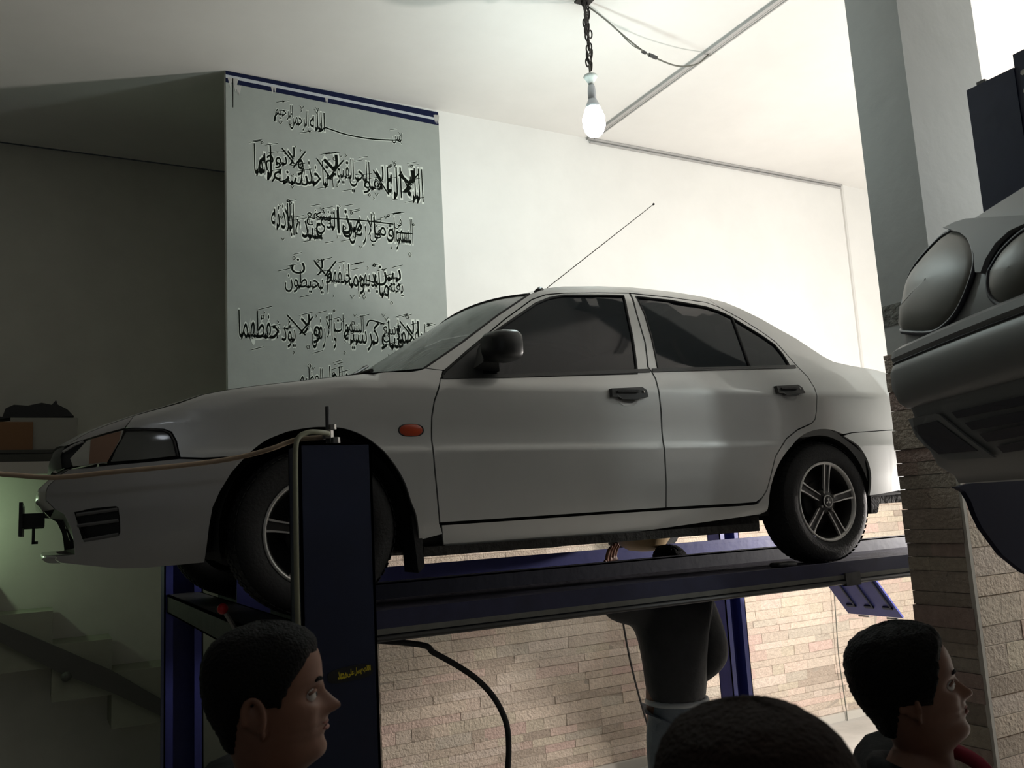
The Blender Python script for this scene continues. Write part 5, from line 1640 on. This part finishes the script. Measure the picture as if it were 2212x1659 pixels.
def person(name, label, H, face_yaw, face_pitch, body_yaw, jacket, trousers, hairs, s_=1.0, nose=1.0, roll=0.0, arms=None, bulk=0.0, up=0.0, height=None, lean=0.0, thumb=None):
    """H: world position of the chin-level head origin; the body hangs below it"""
    H = Vector(H)
    root_z = 0.0
    Rh = rotm(face_yaw, face_pitch, roll)
    Rb = Matrix.Rotation(body_yaw, 3, 'Z')
    sc = s_
    b = B()
    v, f, zs_, ths = head_geo(nose)
    b.add([H + Rh @ (Vector(p) * sc) for p in v], f)
    for sy in (-1, 1):
        e = ear_geo(sy)
        b.add([H + Rh @ (Vector(p) * sc) for p in e.v], e.f)
    NB = H + Rh @ Vector((-.005, 0, -.03)) * sc + Vector((0, 0, up))
    def T(x, y, z): return NB + Rb @ (Vector((x, y, z)) * sc)
    hip = NB.z - 0.0
    leg = max(0.75, NB.z - 0.56 * sc)
    k_ = leg / (0.86 * sc)
    J = {}
    J['neck'] = (T(0, 0, 0.01), .055 * sc)
    J['neck2'] = (T(-.02, 0, -.06), .060 * sc)
    J['chest'] = (T(-.03, 0, -.20), (.125 * sc, .125 * sc))
    J['waist'] = (T(-.02, 0, -.40), .115 * sc)
    J['pelvis'] = (T(-.02, 0, -.54), .125 * sc)
    pel = T(-.02, 0, -.56)
    def leg_pt(sy, x, y, frac):
        p = NB + Rb @ Vector((x, sy * y, 0)); return Vector((p.x, p.y, pel.z * (1 - frac)))
    E_ = [('pelvis', 'waist'), ('waist', 'chest'), ('chest', 'neck2'), ('neck2', 'neck')]
    for sy, nm in ((1, 'l'), (-1, 'r')):
        J['hip' + nm] = (leg_pt(sy, -.02, .09, .06), .088 * sc)
        J['knee' + nm] = (leg_pt(sy, .01, .10, .48), .058 * sc)
        J['ankle' + nm] = (leg_pt(sy, -.03, .10, .91), .042 * sc)
        J['toe' + nm] = (leg_pt(sy, .12, .12, .955), .038 * sc)
        E_ += [('pelvis', 'hip' + nm), ('hip' + nm, 'knee' + nm), ('knee' + nm, 'ankle' + nm), ('ankle' + nm, 'toe' + nm)]
        A = (arms or {}).get(nm) or [T(-.03, sy * .185, -.095), T(-.05, sy * .235, -.40), T(.05, sy * .235, -.63)]
        J['sh' + nm] = (A[0], .062 * sc)
        J['el' + nm] = (A[1], .044 * sc)
        J['wr' + nm] = (A[2], .029 * sc)
        E_ += [('chest', 'sh' + nm), ('sh' + nm, 'el' + nm), ('el' + nm, 'wr' + nm)]
    order = ['pelvis'] + [k for k in J if k != 'pelvis']
    J = {k: J[k] for k in order}
    v, f = skin_mesh(J, E_, 2)
    b.add(v, f)
    for sy, nm in ((1, 'l'), (-1, 'r')):
        wr_ = Vector(J['wr' + nm][0]); el_ = Vector(J['el' + nm][0])
        hand_geo(b, wr_, (wr_ - el_), (thumb if thumb and nm == 'l' else Rb @ Vector((1, 0, 0.1))), sc * (1.12 if thumb else 1), 0.28)
    base = (H.x, H.y, 0)
    body = b.out(name, M['skin'], None, smooth=True)
    # one continuous surface
    body.location = (0, 0, 0)
    rm = body.modifiers.new('fuse', 'REMESH')
    rm.mode = 'VOXEL'
    rm.voxel_size = 0.0042
    rm.use_smooth_shade = True
    sm = body.modifiers.new('soften', 'SMOOTH')
    sm.factor = 0.5; sm.iterations = 2
    dg = bpy.context.evaluated_depsgraph_get()
    dg.update()
    baked = bpy.data.meshes.new_from_object(body.evaluated_get(dg))
    body.modifiers.clear()
    body.data = baked
    if not baked.materials:
        baked.materials.append(M['skin'])
    for p_ in baked.polygons:
        p_.use_smooth = True
    tag(body, label, 'person')
    # eyes and brows
    for sy in (-1, 1):
        ec = H + Rh @ (Vector((.0715, sy * .031, .107)) * sc)
        eb = B().ball(ec, .0122 * sc, 14, 10)
        eo = eb.out('eye', M['eye_white'], body, smooth=True)
        B().ball(H + Rh @ (Vector((.0795, sy * .0305, .1075)) * sc), .0058 * sc, 12, 8).out('iris', M['iris'], eo, smooth=True)
        lid = B()
        lid.tube([H + Rh @ (Vector((.0795 - .010 * abs(t) ** 2 + .003, sy * (.031 + .015 * t), .1135 - .004 * t * t)) * sc) for t in (-1, -.5, 0, .5, 1)], .0026 * sc, 6)
        lid.out('eyelid', M['skin'], body, smooth=True)
        eb2 = B()
        eb2.tube([H + Rh @ (Vector(head_pt(.1285 + .003 * (1 - t * t), math.atan2(.033 + .016 * t, .085) * sy, 0)) * sc) for t in (-1, -.5, 0, .5, 1)], [.0022 * sc, .004 * sc, .0042 * sc, .0036 * sc, .0018 * sc], 6)
        eb2.out('eyebrow', M['hair'], body, smooth=True)
    lp = B()
    for zz, rr_ in ((.0475, .0042), (.0570, .0034)):
        lp.tube([H + Rh @ (Vector(head_pt(zz, t * .27, 0)) * sc + Vector((-.0012, 0, 0))) for t in (-1, -.6, -.2, .2, .6, 1)], [.001, rr_ * .8, rr_, rr_, rr_ * .8, .001], 6)
    lp.out('lips', M['lips'], body, smooth=True)
    hv, hf = hair_geo(Rh, H, zs_, ths, *hairs[:4], seed=5, s_=sc, rough_=hairs[4])
    link('hair', hv, hf, hairs[5], body, smooth=True)
    # jacket: torso and sleeves, a little larger than the body
    JJ = {}
    for k in ('waist', 'pelvis', 'chest', 'shl', 'shr', 'ell', 'elr', 'wrl', 'wrr'):
        p, r = J[k]
        r0 = r[0] if isinstance(r, tuple) else r
        JJ[k] = (Vector(p), r0 + ((.026 + bulk) if k[:2] not in ('el', 'wr') else .020 + bulk * .3) * sc)
    JJ['pelvis'] = (T(-.02, 0, -.60), JJ['pelvis'][1] - .012)
    JJ['coll'] = (T(-.025, 0, -.070), .088 * sc)
    hem = T(-.02, 0, -.60)
    v, f = skin_mesh({k: JJ[k] for k in ['chest', 'coll', 'shl', 'shr', 'ell', 'elr', 'pelvis']} | {'cul': (Vector(J['ell'][0]).lerp(Vector(J['wrl'][0]), .88), .046 * sc), 'cur': (Vector(J['elr'][0]).lerp(Vector(J['wrr'][0]), .88), .046 * sc)},
                     [('chest', 'pelvis'), ('chest', 'coll'), ('chest', 'shl'), ('chest', 'shr'), ('shl', 'ell'), ('shr', 'elr'), ('ell', 'cul'), ('elr', 'cur')], 2)
    jk = link('jacket', v, f, jacket, body, smooth=True)
    tb_ = {}
    for k in ('pelvis', 'hipl', 'hipr', 'kneel', 'kneer', 'anklel', 'ankler'):
        p, r = J[k]
        tb_[k] = (Vector(p), r + .016 * sc)
        if k[:3] == 'hip': tb_[k] = (Vector(p).lerp(Vector(J['knee' + k[3]][0]), .22), .094 * sc)
        if k == 'pelvis': tb_[k] = (Vector(p) + Vector((0, 0, .05)), .134 * sc)
    v, f = skin_mesh(tb_, [('pelvis', 'hipl'), ('pelvis', 'hipr'), ('hipl', 'kneel'), ('hipr', 'kneer'), ('kneel', 'anklel'), ('kneer', 'ankler')], 2)
    link('trousers', v, f, trousers, body, smooth=True)
    for nm in 'lr':
        v, f = skin_mesh({'a': (Vector(J['ankle' + nm][0]) + Vector((0, 0, -.015)), .048 * sc), 'b': (Vector(J['toe' + nm][0]).lerp(Vector(J['ankle' + nm][0]), .5), .046 * sc), 'c': (Vector(J['toe' + nm][0]) + Vector((0, 0, .004)), .042 * sc)}, [('a', 'b'), ('b', 'c')], 2)
        link('shoe', [(p[0], p[1], max(0.0, p[2])) for p in v], f, M['shoe'], body, smooth=True)
    return body, T, Rh, H, Rb

DEG = math.radians
# man at the lower left, profile to the right
man_c = Vector([(0.3559,1.6173,1.713)][0])
Rm_ = rotm(DEG(-20), DEG(4))
man, T1, _, Hm, Rbm = person('person', 'dark-haired man in a black jacket looking right in front of the near lift post', man_c - Rm_ @ Vector((-.005, 0, .118)) * 1.03, DEG(-18), DEG(5), DEG(0), M['jacket'], M['jacket'], (.178, .098, .035, .010, .0012, M['hair']), 1.03, 1.0, roll=DEG(-3), up=.045)
col_ = B()
col_.tube([T1(.075 * math.cos(a) - .02, .088 * math.sin(a), -.075 + .02 * math.cos(a + PI)) for a in [i * PI / 10 for i in range(20)]], .020, 8, closed=True)
col_.out('collar', M['jacket'], man, smooth=True)
# boy at the lower right
boy_c = Vector([(1.5596,1.2515,1.6238)][0])
boy, T2, _, Hb, Rbb = person('person', 'teenage boy with thick dark hair looking up to the right in front of the pillar', boy_c - rotm(DEG(-44), DEG(9)) @ Vector((0, 0, .122)), DEG(-44), DEG(11), DEG(-35), M['jacket'], M['jeans'], (.186, .085, .030, .017, .0022, M['hair']), 0.98, 0.85, up=.035)
col_ = B()
col_.tube([T2(.080 * math.cos(a) - .02, .092 * math.sin(a), -.070 + .02 * math.cos(a + PI)) for a in [i * PI / 10 for i in range(20)]], .022, 8, closed=True)
col_.out('hood', M['jacket'], boy, smooth=True)
rc_ = B()
rc_.tube(smooth_path([T2(.055, .07, -.03), T2(.105, .03, -.055), T2(.125, .0, -.10), T2(.14, -.01, -.18)], 4), [.016] * 13, 8)
rc_.tube(smooth_path([T2(.085, -.06, -.055), T2(.115, -.03, -.09), T2(.135, -.02, -.15), T2(.145, -.02, -.22)], 4), [.015] * 13, 8)
rc_.out('red_collar', M['red_cloth'], boy, smooth=True)
# head seen from behind, close to the lens
bh_c = Vector([(0.5356,0.5954,1.7245)][0])
person('person', 'out-of-focus back of a head close to the lens at the bottom centre', bh_c - Vector((0, 0, .125)), DEG(66), DEG(2), DEG(60), M['jacket'], M['jacket'], (.170, .10, .03, .006, .0008, M['hair_brown']), 1.0, 1.0)
# mechanic between the runways, seen from behind
mx, my = 2.96, 3.79
mech_H = Vector((mx - 0.02, my, 1.565))
arms = {'l': [Vector((2.82, 3.84, 1.48)), Vector((2.58, 3.80, 1.50)), Vector((2.565, 3.76, 1.665))],
        'r': [Vector((3.09, 3.70, 1.46)), Vector((3.13, 3.66, 1.20)), Vector((3.04, 3.84, 1.05))]}
mech, T4, _, Hk, Rbk = person('person', 'mechanic in a dark grey jacket and faded jeans under the car between the runways', mech_H, DEG(80), DEG(20), DEG(62), M['jacket_grey'], M['jeans'], (.180, .085, .03, .012, .002, M['hair']), 1.0, 1.0, arms=arms, bulk=.028, thumb=Vector((-1, -0.3, 0)))
bl_ = B()
bl_.tube([T4(.138 * math.cos(a) - .02, .152 * math.sin(a), -.530) for a in [i * PI / 12 for i in range(24)]], .015, 8, closed=True)
bl_.out('belt', M['belt'], mech, smooth=True)
wb = B()
wv = []
for zz, k_ in ((-.50, .97), (-.56, 1.0), (-.66, 1.03)):
    wv += [T4(.136 * k_ * math.cos(a) - .02, .150 * k_ * math.sin(a), zz) for a in [i * PI / 14 for i in range(28)]]
wb.add(wv, [(r_i * 28 + i, r_i * 28 + (i + 1) % 28, (r_i + 1) * 28 + (i + 1) % 28, (r_i + 1) * 28 + i) for r_i in range(2) for i in range(28)])
wb.out('waistband', M['jeans'], mech, smooth=True)
# tan drain pan held up under the car
PX_ = [(2.873,1.843)][0][0]
pb = B()
pb.lathe([(0.0, 0.0), (0.07, 0.004), (0.12, 0.03), (0.15, 0.075), (0.155, 0.08), (0.147, 0.08), (0.115, 0.035), (0.0, 0.010)], (PX_, 3.90, 1.765), (0.08, 0.0, 1), 28)
o = pb.out('drain_pan', M['pan'], smooth=True)
tag(o, 'tan plastic drain pan held up under the raised car by the mechanic', 'drain pan')
